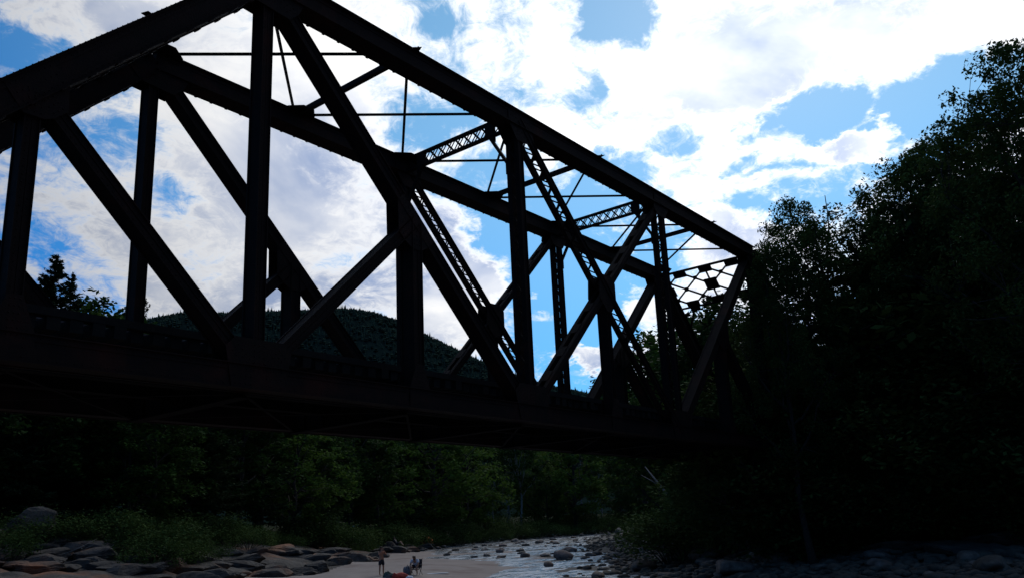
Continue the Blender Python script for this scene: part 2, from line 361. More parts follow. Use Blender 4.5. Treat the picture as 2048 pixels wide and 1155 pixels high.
def build_water():
    lo = RIVER.min(0); hi = RIVER.max(0)
    n = len(RIVER); cx = []
    # widened river outline on a fine grid, only cells near the river
    xs = np.concatenate([np.arange(-12, 100, .9), np.geomspace(100, 335, 60)]); ys = np.concatenate([np.arange(-120, -30, 3), np.arange(-30, 100, .9), np.arange(100, 160, 2.)])
    X, Y = np.meshgrid(xs, ys); P = np.stack([X.ravel(), Y.ravel()], 1); D = seg_dist(P)
    wz = water_z(P)
    Z = wz + .02 + (vnoise(X.ravel(), Y.ravel(), 2.2, 8) * .10 + vnoise(X.ravel(), Y.ravel(), 1.0, 9) * .05)
    V = np.stack([X.ravel(), Y.ravel(), Z], 1); nx = len(xs); ny = len(ys)
    i, j = np.meshgrid(np.arange(ny - 1), np.arange(nx - 1), indexing='ij')
    Fq = np.stack([i * nx + j, i * nx + j + 1, (i + 1) * nx + j + 1, (i + 1) * nx + j], -1).reshape(-1, 4)
    keep = D[Fq].min(1) < 2.0; Fq = Fq[keep]
    used = np.unique(Fq); mp = np.zeros(len(V), int); mp[used] = np.arange(len(used))
    m = bpy.data.materials.new("river_water"); m.use_nodes = True; nt = m.node_tree; N = nt.nodes; L = nt.links; b = N['Principled BSDF']
    b.inputs['Roughness'].default_value = .12; b.inputs['IOR'].default_value = 1.33
    g = N.new('ShaderNodeNewGeometry'); mp_ = N.new('ShaderNodeMapping'); mp_.inputs['Rotation'].default_value = (0, 0, -.6); mp_.inputs['Scale'].default_value = (.45, 1.5, 1)
    L.new(g.outputs['Position'], mp_.inputs[0])
    n1 = N.new('ShaderNodeTexNoise'); n1.inputs['Scale'].default_value = 1.1; n1.inputs['Detail'].default_value = 8; n1.inputs['Roughness'].default_value = .7; n1.inputs['Distortion'].default_value = .8
    L.new(mp_.outputs[0], n1.inputs['Vector'])
    mr = N.new('ShaderNodeMapRange'); mr.inputs[1].default_value = .44; mr.inputs[2].default_value = .64; L.new(n1.outputs[0], mr.inputs[0])
    mx = N.new('ShaderNodeMix'); mx.data_type = 'RGBA'; mx.inputs[6].default_value = (.035, .04, .042, 1); mx.inputs[7].default_value = (.55, .58, .62, 1)
    L.new(mr.outputs[0], mx.inputs[0]); L.new(mx.outputs[2], b.inputs['Base Color'])
    rr = N.new('ShaderNodeMapRange'); rr.inputs[3].default_value = .1; rr.inputs[4].default_value = .6; L.new(mr.outputs[0], rr.inputs[0]); L.new(rr.outputs[0], b.inputs['Roughness'])
    n2 = N.new('ShaderNodeTexNoise'); n2.inputs['Scale'].default_value = 3.2; n2.inputs['Detail'].default_value = 6; L.new(mp_.outputs[0], n2.inputs['Vector'])
    bp = N.new('ShaderNodeBump'); bp.inputs['Strength'].default_value = .9; bp.inputs['Distance'].default_value = .12; L.new(n2.outputs[0], bp.inputs['Height']); L.new(bp.outputs[0], b.inputs['Normal'])
    o = np_mesh("river_water", V[used], mp[Fq], m, smooth=True); tag(o, kind="structure")
build_water()

# ------------------------------------------------------------------ far hill with its spruce forest
def build_hill():
    prof = [(-900, 860), (-400, 760), (0, 690), (200, 662), (300, 650), (380, 634), (450, 641), (520, 637), (600, 634), (690, 628), (760, 636), (820, 664), (880, 692), (960, 731), (1050, 767), (1190, 795), (1300, 830), (1500, 880), (1800, 930), (2300, 985)]
    az_ = []; el_ = []
    for p in prof: a, e = azel(*p); az_.append(a); el_.append(e)
    o_ = np.argsort(az_); az_ = np.array(az_)[o_]; el_ = np.array(el_)[o_]
    A = np.linspace(az_[0], az_[-1], 260); E = np.interp(A, az_, el_)
    k = np.ones(7) / 7; E = np.convolve(np.pad(E, 3, mode='edge'), k, 'valid')
    T = np.concatenate([np.linspace(0, 1, 60), np.linspace(1.06, 2.0, 10)])
    rows = []
    for t in T:
        R = 650 + 750 * t; Hr = np.tan(E) * 1400 + 2.9
        prof_t = np.where(t <= 1, math.sin(min(t, 1) * math.pi / 2) ** 2.5, 1 - (t - 1) ** 1.5)
        x = CAM[0] + R * np.cos(A); y = CAM[1] + R * np.sin(A)
        z = Hr * prof_t * 1.0 + vnoise(x, y, 130, 4) * 40 * math.sin(min(t, 1) * math.pi) ** 1.5 * .6 - 4
        rows.append(np.stack([x, y, z], 1))
    G_ = np.stack(rows); na = len(A); nr = len(T); V = G_.reshape(-1, 3)
    i, j = np.meshgrid(np.arange(nr - 1), np.arange(na - 1), indexing='ij')
    Fq = np.stack([i * na + j, i * na + j + 1, (i + 1) * na + j + 1, (i + 1) * na + j], -1).reshape(-1, 4)
    HM = material("hill_forest_floor", (.010, .018, .015), (.015, .026, .020), .02, 1.0, coords='World', spec=0.0)
    tag(np_mesh("hill", V, Fq, HM, smooth=True), kind="structure")
    # trees on the visible upper part: one far-off wood
    vs = []; fs = []; nv = 0; r = RNG
    a_lo = azel(1330, 700)[0]; a_hi = azel(180, 700)[0]; n = 15000
    aa = r.uniform(a_lo, a_hi, n); tt = 1 - r.beta(1, 2.4, n) * .62
    ridge = r.uniform(0, 1, n) < .17; tt = np.where(ridge, r.uniform(.86, 1.02, n), tt)
    for a, t in zip(aa, tt):
        fi = (a - A[0]) / (A[-1] - A[0]) * (na - 1); i0 = int(fi); u = fi - i0; ti = np.interp(t, T, np.arange(nr)); j0 = int(ti); w = ti - j0
        p = (G_[j0, i0] * (1 - u) + G_[j0, i0 + 1] * u) * (1 - w) + (G_[j0 + 1, i0] * (1 - u) + G_[j0 + 1, i0 + 1] * u) * w
        con = r.uniform() < .65; h = r.uniform(4, 10) * (1.5 if r.uniform() < .04 else 1) if con else r.uniform(4, 8); wd = h * (.20 if con else .5)
        m = 6; ang = r.uniform(0, 6.28)
        if con:
            for (z0, z1, rr_) in ((.0, .62, 1.0), (.35, 1.0, .62)):
                ring = [(p[0] + math.cos(ang + 6.283 * q / m) * wd * rr_ * r.uniform(.7, 1.2), p[1] + math.sin(ang + 6.283 * q / m) * wd * rr_, p[2] + h * z0 + r.uniform(-.5, .5)) for q in range(m)]
                vs += ring + [(p[0], p[1], p[2] + h * z1)]; fs += [(nv + q, nv + (q + 1) % m, nv + m) for q in range(m)]; nv += m + 1
        else:
            for (zz_, rr_) in ((.3, 1.0), (.65, .85)):
                ring = [(p[0] + math.cos(ang + 6.283 * q / m) * wd * rr_ * r.uniform(.7, 1.1), p[1] + math.sin(ang + 6.283 * q / m) * wd * rr_, p[2] + h * zz_ + r.uniform(-.4, .4)) for q in range(m)]
                vs += ring + [(p[0], p[1], p[2] + h * (zz_ + .35))]; fs += [(nv + q, nv + (q + 1) % m, nv + m) for q in range(m)]; nv += m + 1
    HT = material("hazed_hill_tree_green", (.012, .022, .019), (.026, .044, .030), .05, 1.0, coords='World', spec=0.0, contrast=(.4, .6))  # distance haze is put into the tree colour as a bluish shift
    o = np_mesh("hill_forest", np.array(vs), np.array(fs), HT); tag(o, "dark forest of spruce and hardwood covering the far hill", "forest", kind="stuff")
build_hill()

# ------------------------------------------------------------------ the truss bridge
ZB, PN, HT_, BW = 6.0684, 4.60305, 9.25404, 5.0
def build_bridge():
    root = empty("railway_bridge", (0, 0, 0)); tag(root, "dark rusty steel through truss railway bridge crossing high over the river", "bridge")
    def J(k, s, l): return np.array([k * PN, s * BW, ZB + l * HT_])
    def out(s): return -1 if s == 0 else 1
    def rivrow(mb, A, B, off, nrm, step=.14, r=.018):
        A = np.array(A) + off; B = np.array(B) + off; n = int(np.linalg.norm(B - A) / step)
        for i in range(1, n): mb.rivet(A + (B - A) * i / n, nrm, r)
    def frame(A, B):
        d = (B - A) / np.linalg.norm(B - A); y = np.array([0, 1., 0]); u = np.cross(y, d)
        if u[2] < 0 or (abs(u[2]) < 1e-6 and u[0] < 0): u = -u
        return d, y, u
    def box_member(A, B, wy, wt, flange=.05, rivets=False, s=0):
        """riveted box: two webs, corner angles standing proud, tie plates"""
        mb = MB(); d, y, u = frame(A, B); mb.bar(A, B, wy, wt - .04)
        for i in (-1, 1):
            for j in (-1, 1):
                o = y * (i * (wy / 2 + flange / 2 + .001)) + u * (j * (wt / 2 - .012)); mb.bar(A + o, B + o, flange, .022)
                o = y * (i * (wy / 2 + .008)) + u * (j * (wt / 2 - .075)); mb.bar(A + o, B + o, .012, .11)
        if rivets:
            yo = out(s)
            for j in (-1, 1): rivrow(mb, A, B, y * yo * (wy / 2 + .014) + u * j * (wt / 2 - .075), y * yo)
        return mb
    def laced_member(A, B, wy, wt, g, pitch=.42, style='zig'):
        mb = MB(); d, y, u = frame(A, B); st = (wy - g) / 2; Ln = np.linalg.norm(B - A)
        for i in (-1, 1):
            o = y * i * (wy - st) / 2; mb.bar(A + o, B + o, st, wt)
            for j in (-1, 1):
                o2 = y * i * (wy / 2 + .02) + u * j * (wt / 2 - .012); mb.bar(A + o2, B + o2, .04, .02)
        nseg = int(Ln / pitch)
        for j in (-1, 1):
            uo = u * j * (wt / 2 + .008)
            for k in range(nseg):
                p0 = A + d * (k * pitch); p1 = A + d * ((k + 1) * pitch); yy = y * (g / 2 + .03)
                sg = 1 if k % 2 else -1
                if style == 'zig': mb.bar(p0 + uo + yy * sg, p1 + uo - yy * sg, .05, .012, side=np.cross(p1 - p0 - 2 * yy * sg, u))
                elif style == 'bat' and k % 2 == 0: mb.bar(p0 + uo, p0 + uo + d * pitch * .8, g + .05, .012, side=y)
        return mb
    def gusset(ctr, dirs, yoff, s, plates=(-1, 1), rivets=True):
        """riveted gusset plate: outline is the hull round the member ends"""
        pts = []
        for (dx, dz, ln, hw) in dirs:
            n = math.hypot(dx, dz); dx /= n; dz /= n
            for sg in (-1, 1): pts.append((ctr[0] + dx * ln - dz * hw * sg, ctr[2] + dz * ln + dx * hw * sg))
        pts = sorted(set(pts))
        def half(ps):
            h = []
            for p in ps:
                while len(h) > 1 and (h[-1][0] - h[-2][0]) * (p[1] - h[-2][1]) - (h[-1][1] - h[-2][1]) * (p[0] - h[-2][0]) <= 0: h.pop()
                h.append(p)
            return h
        hull = half(pts)[:-1] + half(pts[::-1])[:-1]; n = len(hull); mb = MB()
        for sg in plates:
            y0 = ctr[1] + sg * yoff; y1 = y0 + sg * .016
            mb.add([(p[0], y0, p[1]) for p in hull] + [(p[0], y1, p[1]) for p in hull],
                   [tuple(range(n)), tuple(range(n, 2 * n))[::-1]] + [(i, (i + 1) % n, n + (i + 1) % n, n + i) for i in range(n)])
            if rivets and sg == out(s):
                for (dx, dz, ln, hw) in dirs:
                    nn = math.hypot(dx, dz); ux, uz = dx / nn, dz / nn
                    for w in (-hw * .65, 0, hw * .65):
                        q = .18
                        while q < ln - .06: mb.rivet((ctr[0] + ux * q - uz * w, y1, ctr[2] + uz * q + ux * w), (0, sg, 0), .02); q += .12
        return mb.build("gusset_plate", STEEL, root)
    def dd(a, b): return (b[0] - a[0]) * PN, (b[1] - a[1]) * HT_
    TC = (.46, .52)
    for s in (0, 1):
        riv = s == 0
        # chords
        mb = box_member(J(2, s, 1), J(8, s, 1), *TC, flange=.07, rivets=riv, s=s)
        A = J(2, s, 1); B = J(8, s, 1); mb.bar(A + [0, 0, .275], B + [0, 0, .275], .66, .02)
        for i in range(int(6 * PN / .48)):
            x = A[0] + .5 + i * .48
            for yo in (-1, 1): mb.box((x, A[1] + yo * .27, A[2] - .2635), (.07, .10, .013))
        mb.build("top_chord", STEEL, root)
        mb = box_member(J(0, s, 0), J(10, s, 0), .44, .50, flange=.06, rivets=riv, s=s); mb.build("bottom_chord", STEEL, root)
        for (a, b) in (((0, 0), (2, 1)), ((10, 0), (8, 1))):
            A = J(a[0], s, a[1]); B = J(b[0], s, b[1]); mb = box_member(A, B, *TC, flange=.07, rivets=riv and a[0] == 0, s=s)
            d, y, u = frame(A, B); mb.bar(A + u * .275, B + u * .275, .66, .02)
            if s == 0 and a[0] == 0:
                c = A + (B - A) * .742 + u * .29; mb.bar(c, c - d * .16 + u * .10 - y * .1, .16, .014)
                rivrow(mb, A, B, u * .287 + y * -.27, u, .13, .026); rivrow(mb, A, B, u * .287 + y * .27, u, .13, .026)
            for i in range(20):
                p = A + (B - A) * (i + .5) / 20
                for yo in (-1, 1): mb.bar(p - u * .268 + y * yo * .27 - d * .06, p - u * .268 + y * yo * .27 + d * .06, .12, .02)
            mb.build("end_post", STEEL, root)
        # posts
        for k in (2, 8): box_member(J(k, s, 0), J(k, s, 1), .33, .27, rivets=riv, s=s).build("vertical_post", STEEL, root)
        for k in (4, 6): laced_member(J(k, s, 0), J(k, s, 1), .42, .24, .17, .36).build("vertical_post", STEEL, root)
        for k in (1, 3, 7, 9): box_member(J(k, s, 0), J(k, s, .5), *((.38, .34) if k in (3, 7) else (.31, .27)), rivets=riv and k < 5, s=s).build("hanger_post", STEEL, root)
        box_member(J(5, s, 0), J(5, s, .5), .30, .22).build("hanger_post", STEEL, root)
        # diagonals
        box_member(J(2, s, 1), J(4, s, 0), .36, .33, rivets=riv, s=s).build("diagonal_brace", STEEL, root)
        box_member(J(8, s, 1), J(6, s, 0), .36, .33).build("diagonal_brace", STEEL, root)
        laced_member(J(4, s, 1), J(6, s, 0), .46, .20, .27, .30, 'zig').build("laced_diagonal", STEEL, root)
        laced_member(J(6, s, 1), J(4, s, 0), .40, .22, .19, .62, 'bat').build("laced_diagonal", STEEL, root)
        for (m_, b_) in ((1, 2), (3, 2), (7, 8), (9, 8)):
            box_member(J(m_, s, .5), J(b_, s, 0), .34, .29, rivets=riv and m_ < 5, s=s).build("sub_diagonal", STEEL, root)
        # gussets
        e = .235
        for k in (2, 8):
            q = 1 if k == 2 else -1
            gusset(J(k, s, 1), [(-q * 2 * PN, -HT_, .8, .24), (q, 0, .95, .24), (0, -1, .68, .2), (q * 2 * PN, -HT_, .95, .18)], e, s)
        for k in (4, 6):
            gusset(J(k, s, 1), [(1, 0, .55, .24), (-1, 0, .55, .24), (0, -1, .75, .17)] + [((2 if k == 4 else -2) * PN, -HT_, .85, .15)], e, s)
            gusset(J(k, s, 0), [(1, 0, .60, .24), (-1, 0, .60, .24), (0, 1, .8, .17), (2 * PN, HT_, 1.0, .16), (-2 * PN, HT_, 1.0, .16)], .232, s)
        for k in (2, 8):
            gusset(J(k, s, 0), [(1, 0, .62, .24), (-1, 0, .62, .24), (0, 1, .75, .17), (PN, HT_ / 2, .95, .15), (-PN, HT_ / 2, .95, .15)], .232, s)
        for k in (1, 3, 5, 7, 9):
            gusset(J(k, s, 0), [(1, 0, .35, .24), (-1, 0, .35, .24), (0, 1, .85, .12)], .232, s)
        for k in (3, 7):
            q = 1 if k == 3 else -1
            gusset(J(k, s, .5), [(-q * 2 * PN, HT_, .75, .17), (q * 2 * PN, -HT_, .75, .17), (0, -1, .80, .15), (-q * PN, -HT_ / 2, .75, .15)], .205, s)
        for k in (1, 9):
            q = 1 if k == 1 else -1
            gusset(J(k, s, .5), [(q * 2 * PN, HT_, .5, .25), (-q * 2 * PN, -HT_, .5, .25), (0, -1, .62, .17), (q * PN, -HT_ / 2, .62, .15)], e, s)
        gusset(J(5, s, .5), [(2 * PN, HT_, .55, .15), (2 * PN, -HT_, .55, .15), (-2 * PN, HT_, .55, .15), (-2 * PN, -HT_, .65, .15), (0, -1, .8, .12)], .222, s)
        gusset(J(0, s, 0), [(1, 0, .8, .24), (2 * PN, HT_, 1.1, .24)], .232, s); gusset(J(10, s, 0), [(-1, 0, .8, .24), (-2 * PN, HT_, 1.1, .24)], .232, s)
    zt = ZB + HT_ + .305
    # top laterals: light crossed angles and the struts at the odd panel points
    for k in range(2, 8):
        for (a, b) in ((0, 1), (1, 0)):
            A = np.array([k * PN, a * BW, zt + (.0 if a else .03)]); B = np.array([(k + 1) * PN, b * BW, zt + (.0 if a else .03)])
            d = (B - A) / np.linalg.norm(B - A); mb = MB()
            mb.bar(A, B, .085, .012, side=np.cross(d, [0, 0, 1])); mb.bar(A + [0, 0, -.035], B + [0, 0, -.035], .012, .06, side=np.cross(d, [0, 0, 1])); mb.build("lateral_brace", STEEL_THIN, root)
    for k in (3, 5, 7):
        mb = MB(); mb.bar((k * PN, .2, zt - .04), (k * PN, BW - .2, zt - .04), .14, .16, side=(1, 0, 0)); mb.build("top_strut", STEEL_THIN, root)
    for k in range(2, 9):   # lateral gusset plates lying on the chords
        for s in (0, 1):
            x = k * PN; y0 = s * BW; sg = 1 if s == 0 else -1; mb = MB(); w = .75 if k in (2, 4, 6, 8) else .55; z = zt - .024
            pts = [(x - w, y0 + sg * .1), (x - w * .9, y0 + sg * .36), (x - w * .35, y0 + sg * .72), (x + w * .35, y0 + sg * .72), (x + w * .9, y0 + sg * .36), (x + w, y0 + sg * .1)]
            if k % 2: pts += [(x + .10, y0 - sg * .22), (x + .02, y0 - sg * .52), (x - .16, y0 - sg * .30)]
            n = len(pts); mb.add([(p[0], p[1], z) for p in pts] + [(p[0], p[1], z + .012) for p in pts], [tuple(range(n))[::-1], tuple(range(n, 2 * n))] + [(i, (i + 1) % n, n + (i + 1) % n, n + i) for i in range(n)])
            if k % 2: mb.bar((x + .05, y0 - sg * .30, z + .006), (x + .07, y0 - sg * .38, z + .08), .12, .012, side=(1, 0, 0))
            mb.build("lateral_gusset", STEEL_THIN, root)
    # sway frames over the middle panel posts
    for k in (4, 6):
        x = k * PN; mb = MB(); zt2 = zt - .03; zb = zt2 - .46
        for z in (zt2, zb): mb.bar((x, .2, z), (x, BW - .2, z), .16, .07, side=(1, 0, 0))
        n = 8; y0, y1 = .95, BW - .95; st = (y1 - y0) / n
        for xo in (-.05, .05):
            for i in range(n - 0):
                a = y0 + i * st
                mb.bar((x + xo, a, zb), (x + xo, a + st, zt2), .012, .045, side=(1, 0, 0)); mb.bar((x + xo, a, zt2), (x + xo, a + st, zb), .012, .045, side=(1, 0, 0))
            for (a, b) in ((.25, .75), (BW - .75, BW - .25)):
                mb.bar((x + xo, a, zb), (x + xo, b, zt2), .012, .045, side=(1, 0, 0)); mb.bar((x + xo, a, zt2), (x + xo, b, zb), .012, .045, side=(1, 0, 0))
        for yc in (.95, BW - .95):
            c = 1 if yc < 2 else -1
            pts = [(yc - .17, zt2), (yc + .17, zt2), (yc + .17, zb - (.0 if c > 0 else .22)), (yc - .17, zb - (.22 if c > 0 else .0))]
            mb.add([(x - .07, p[0], p[1]) for p in pts] + [(x + .07, p[0], p[1]) for p in pts], [(0, 1, 2, 3), (7, 6, 5, 4), (0, 4, 5, 1), (1, 5, 6, 2), (2, 6, 7, 3), (3, 7, 4, 0)])
            ye = .2 if c > 0 else BW - .2
            mb.bar((x, yc, zb - .05), (x, ye, zt2 - 1.75), .10, .09, side=(1, 0, 0))
            for (u_, v_) in (((ye), zt2 - 1.75),): mb.box((x, u_ + c * .04, v_), (.12, .18, .45))
        mb.build("sway_frame", STEEL_THIN, root)
    # portals in the plane of the end posts
    for (kt, kb) in ((8, 10), (2, 0)):
        A = J(kt, 0, 1); B = J(kb, 0, 0); d = (B - A) / np.linalg.norm(B - A); nrm = np.cross(d, [0, 1, 0]); nrm = nrm if nrm[2] > 0 else -nrm
        def P_(y, q): return A + d * q + np.array([0, y, 0]) + nrm * .20
        mb = MB(); SX = np.array([0, 0, 1.])
        def bar(a, b, t=.06): mb.bar(P_(*a), P_(*b), .05, t, side=nrm)
        def plate(y, q, hy=.24, hq=.17):
            c = [P_(y - hy, q - hq), P_(y + hy, q - hq), P_(y + hy, q + hq), P_(y - hy, q + hq)]
            mb.add([p - nrm * .03 for p in c] + [p + nrm * .03 for p in c], [(0, 1, 2, 3), (7, 6, 5, 4), (0, 4, 5, 1), (1, 5, 6, 2), (2, 6, 7, 3), (3, 7, 4, 0)])
        q0, q1 = .15, 2.35
        bar((.2, q0), (BW - .2, q0), .12); bar((.2, q1), (BW - .2, q1), .10)
        qm = (q0 + q1) / 2; sp = 1.42
        for j in (-1, 0, 1): plate(2.5 + sp * j, q0 + .16, .34, .20); plate(2.5 + sp * j, q1 - .16, .34, .20)
        plate(2.5, qm, .33, .33); plate(.30, qm, .14, .26); plate(BW - .30, qm, .14, .26)
        bar((2.5, q0), (2.5, q1), .08)
        for j in range(-4, 5):
            for sg in (-1, 1):
                a_ = np.array([2.5 + sp * j, q0 + .05]); b_ = np.array([2.5 + sp * (j + 2 * sg), q1 - .05]); lo, hi = 0.0, 1.0; dy = b_[0] - a_[0]
                t0, t1 = sorted(((.26 - a_[0]) / dy, (BW - .26 - a_[0]) / dy)); lo, hi = max(0, t0), min(1, t1)
                if hi - lo > .05: bar(tuple(a_ + (b_ - a_) * lo), tuple(a_ + (b_ - a_) * hi), .085)
        for yy in np.arange(2.5 - sp * 1.5, 4.9, sp):
            for q in (q0 + (q1 - q0) * .25, q0 + (q1 - q0) * .75): plate(yy, q, .10, .10)
        for yy in (2.5 - sp, 2.5 + sp): plate(yy, qm, .11, .11)
        for sg, ye in ((-1, .25), (1, BW - .25)):   # knee braces with little plates
            bar((2.5 + sg * 1.42, q1), (ye, q1 + 1.35), .10); plate(2.5 + sg * 1.42, q1 + .12, .26, .14); bar((ye - sg * .7, q1 + .05), (ye, q1 + .65), .06); plate(ye - sg * .25, q1 + .40, .12, .10)
        mb.build("portal_frame", STEEL_THIN, root)
    # floor: beams, stringers, bottom laterals, timber deck, rails
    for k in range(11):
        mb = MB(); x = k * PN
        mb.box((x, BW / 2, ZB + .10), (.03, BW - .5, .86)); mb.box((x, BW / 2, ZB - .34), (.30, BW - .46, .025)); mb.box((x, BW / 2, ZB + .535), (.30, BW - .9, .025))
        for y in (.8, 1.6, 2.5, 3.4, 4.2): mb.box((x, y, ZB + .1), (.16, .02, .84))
        mb.build("floor_beam", SHADE_STEEL, root)
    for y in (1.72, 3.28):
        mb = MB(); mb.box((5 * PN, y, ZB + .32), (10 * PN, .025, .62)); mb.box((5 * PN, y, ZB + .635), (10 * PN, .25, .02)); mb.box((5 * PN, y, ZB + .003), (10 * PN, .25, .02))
        mb.build("stringer", SHADE_STEEL, root)
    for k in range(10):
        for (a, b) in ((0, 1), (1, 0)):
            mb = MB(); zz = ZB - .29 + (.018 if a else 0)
            mb.bar((k * PN, .25 + a * (BW - .5), zz), ((k + 1) * PN, .25 + b * (BW - .5), zz), .07, .012, side=(0, 1, 0)); mb.build("bottom_lateral", SHADE_STEEL, root)
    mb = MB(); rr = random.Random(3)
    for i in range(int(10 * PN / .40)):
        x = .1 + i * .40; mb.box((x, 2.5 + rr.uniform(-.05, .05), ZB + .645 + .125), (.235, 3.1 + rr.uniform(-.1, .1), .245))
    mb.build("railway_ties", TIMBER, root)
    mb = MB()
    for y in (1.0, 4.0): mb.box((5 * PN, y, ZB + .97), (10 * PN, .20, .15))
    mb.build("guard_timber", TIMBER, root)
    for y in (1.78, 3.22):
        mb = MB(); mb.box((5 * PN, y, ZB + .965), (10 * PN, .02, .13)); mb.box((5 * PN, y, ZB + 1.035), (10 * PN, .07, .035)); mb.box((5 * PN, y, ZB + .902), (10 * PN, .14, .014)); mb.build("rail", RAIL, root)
    return root
build_bridge()

def build_abutment(x0, sg, label):
    root = empty("bridge_abutment", (x0, 2.5, 0)); tag(root, label, "abutment")
    r = random.Random(5 + sg); mb = MB(); z = -.5; top = ZB - .45; k = 0
    while z < top - .05:
        h = min(r.uniform(.5, .65), top - z); y = -4.4 + (k % 2) * .5
        while y < 4.4:
            w = r.uniform(.8, 1.5); w = min(w, 4.45 - y); ins = r.uniform(0, .035); bat = .04 * (top - z) / 2
            mb.box((sg * (1.4 - bat / 2 + ins), y + w / 2, z + h / 2), (2.6 + bat, w - .02, h - .02)); y += w
        z += h; k += 1
    mb.build("stone_wall", STONE, root)
    mb = MB(); mb.box((sg * 1.35, 0, top + .10), (2.9, 9.1, .22)); mb.build("bearing_shelf", STONE, root)
    mb = MB(); mb.box((sg * 2.4, 0, top + .21 + .62), (.8, 9.0, 1.22)); mb.build("back_wall", STONE, root)
    return root
build_abutment(10 * PN - .6, 1, "cut stone abutment under the far right end of the bridge")
build_abutment(.6, -1, "cut stone abutment under the near left end of the bridge")

# ------------------------------------------------------------------ trees
def leaves(C, size, aspect, r, up=.35, droop=0.0, axis=None):
    """one rhombic leaf per centre"""
    n = len(C); N_ = r.normal(size=(n, 3)); N_[:, 2] += up * 3 * np.sign(N_[:, 2] + .2); N_ /= np.linalg.norm(N_, axis=1)[:, None]
    T = r.normal(size=(n, 3)); T[:, 2] -= droop
    if axis is not None: T = axis + T * .35
    T -= N_ * (T * N_).sum(1)[:, None]; T /= np.linalg.norm(T, axis=1)[:, None]; B = np.cross(N_, T)
    s = size * r.uniform(.65, 1.35, n)[:, None]
    V = np.stack([C - T * s * .5, C + B * s * .5 * aspect - T * s * .05, C + T * s * .5, C - B * s * .5 * aspect - T * s * .05], 1).reshape(-1, 3)
    return V, np.arange(4 * n).reshape(-1, 4)

def make_broadleaf(seed, H, cb, R, ncl, nleaf, lsize, leafmat, barkmat, name, label, trunk_r=.22, csize=.75, ragged=.35, shape=.75, limb_n=10):
    r = np.random.default_rng(seed); root = empty(name, (0, 0, -500)); tag(root, label, "tree")
    ph = r.uniform(0, 6.28, 6); am = r.uniform(.3, 1, 6)
    def env(t, a):
        base = max(math.sin(math.pi * min(max(t, 0), 1) ** shape), 0) ** .62
        lob = 1 + ragged * sum(am[i] * math.sin((i + 1) * a + ph[i] + t * (3 + i * 1.7)) for i in range(6)) / 3.0
        return R * base * max(lob, .35)
    tp = [np.array([0, 0, 0.])]; steps = 9
    for i in range(1, steps + 1): tp.append(np.array([tp[-1][0] + r.normal() * .12 * H / 15, tp[-1][1] + r.normal() * .12 * H / 15, H * .86 * i / steps]))
    tp = np.array(tp); tr = trunk_r * (1 - np.linspace(0, 1, steps + 1)) ** .8 + .025; tr[0] *= 1.35
    mb = MB(); mb.tube(tp, tr, 8); nodes = [(p, rr * .6) for p, rr in zip(tp, tr) if p[2] > cb * .8]
    for i in range(limb_n):
        a = i * 2.4 + r.uniform(-.3, .3); t = (i + .5) / limb_n; z0 = cb * .85 + (H * .80 - cb) * t * .85
        k = z0 / (H * .86) * steps; i0 = min(int(k), steps - 1); p0 = tp[i0] + (tp[i0 + 1] - tp[i0]) * (k - i0)
        te = min(.12 + t * .78 + r.uniform(0, .12), .95); ze = cb + (H - cb) * te; Re = env(te, a) * r.uniform(.62, .9); rb = tr[i0] * .48
        pe = np.array([p0[0] + Re * math.cos(a), p0[1] + Re * math.sin(a), max(ze, p0[2] + Re * .25)]); pts = []
        for q in np.linspace(0, 1, 7):
            p = p0 + (pe - p0) * q; p[2] += math.sin(q * math.pi) * Re * -.06; p += r.normal(size=3) * .07 * (0 < q < 1) * H / 12; pts.append(p)
        rad = rb * (1 - np.linspace(0, 1, 7)) ** .9 + .018; mb.tube(pts, rad, 5)
        nodes += list(zip(pts[1:], rad[1:]))
    NP = np.array([p for p, _ in nodes]); cl = []
    while len(cl) < ncl:
        t = r.uniform(.02, 1); a = r.uniform(0, 6.283); e = env(t, a)
        if r.uniform() > (e / R) ** .9 + .08: continue
        rr = e * r.uniform(.12, 1) ** .42; cl.append((tp[-1][0] * t + rr * math.cos(a), tp[-1][1] * t + rr * math.sin(a), cb + (H - cb) * t))
    for q in range(4): cl[q] = tuple(tp[-1] + r.normal(size=3) * np.array([.5, .5, .25]) + [0, 0, .3 - q * .45])
    cl = np.array(cl)
    for c in cl:
        d = np.linalg.norm(NP - c, axis=1) + np.where(NP[:, 2] > c[2] + .2, 3, 0); k = int(np.argmin(d)); p0 = NP[k]
        mid = (p0 + c) / 2 + r.normal(size=3) * .10 * d[k]; mb.tube([p0, mid, c], [max(nodes[k][1] * .45, .014), .013, .007], 3, cap=False)
    me = mb.build("trunk", barkmat, root, smooth=True)
    idx = r.integers(0, ncl, nleaf); sc = r.uniform(.55, 1.25, ncl)[idx][:, None] * csize
    g = r.normal(size=(nleaf, 3)); g /= np.linalg.norm(g, axis=1)[:, None]; g *= (r.uniform(0, 1, nleaf) ** .45)[:, None]
    C = cl[idx] + g * sc * np.array([1, 1, .62]); C[:, 2] -= ((C[:, :2] - cl[idx][:, :2]) ** 2).sum(1) * .25
    V, F_ = leaves(C, lsize, .55, r, droop=.5); np_mesh("crown", V, F_, leafmat, root)
    return root, H, R

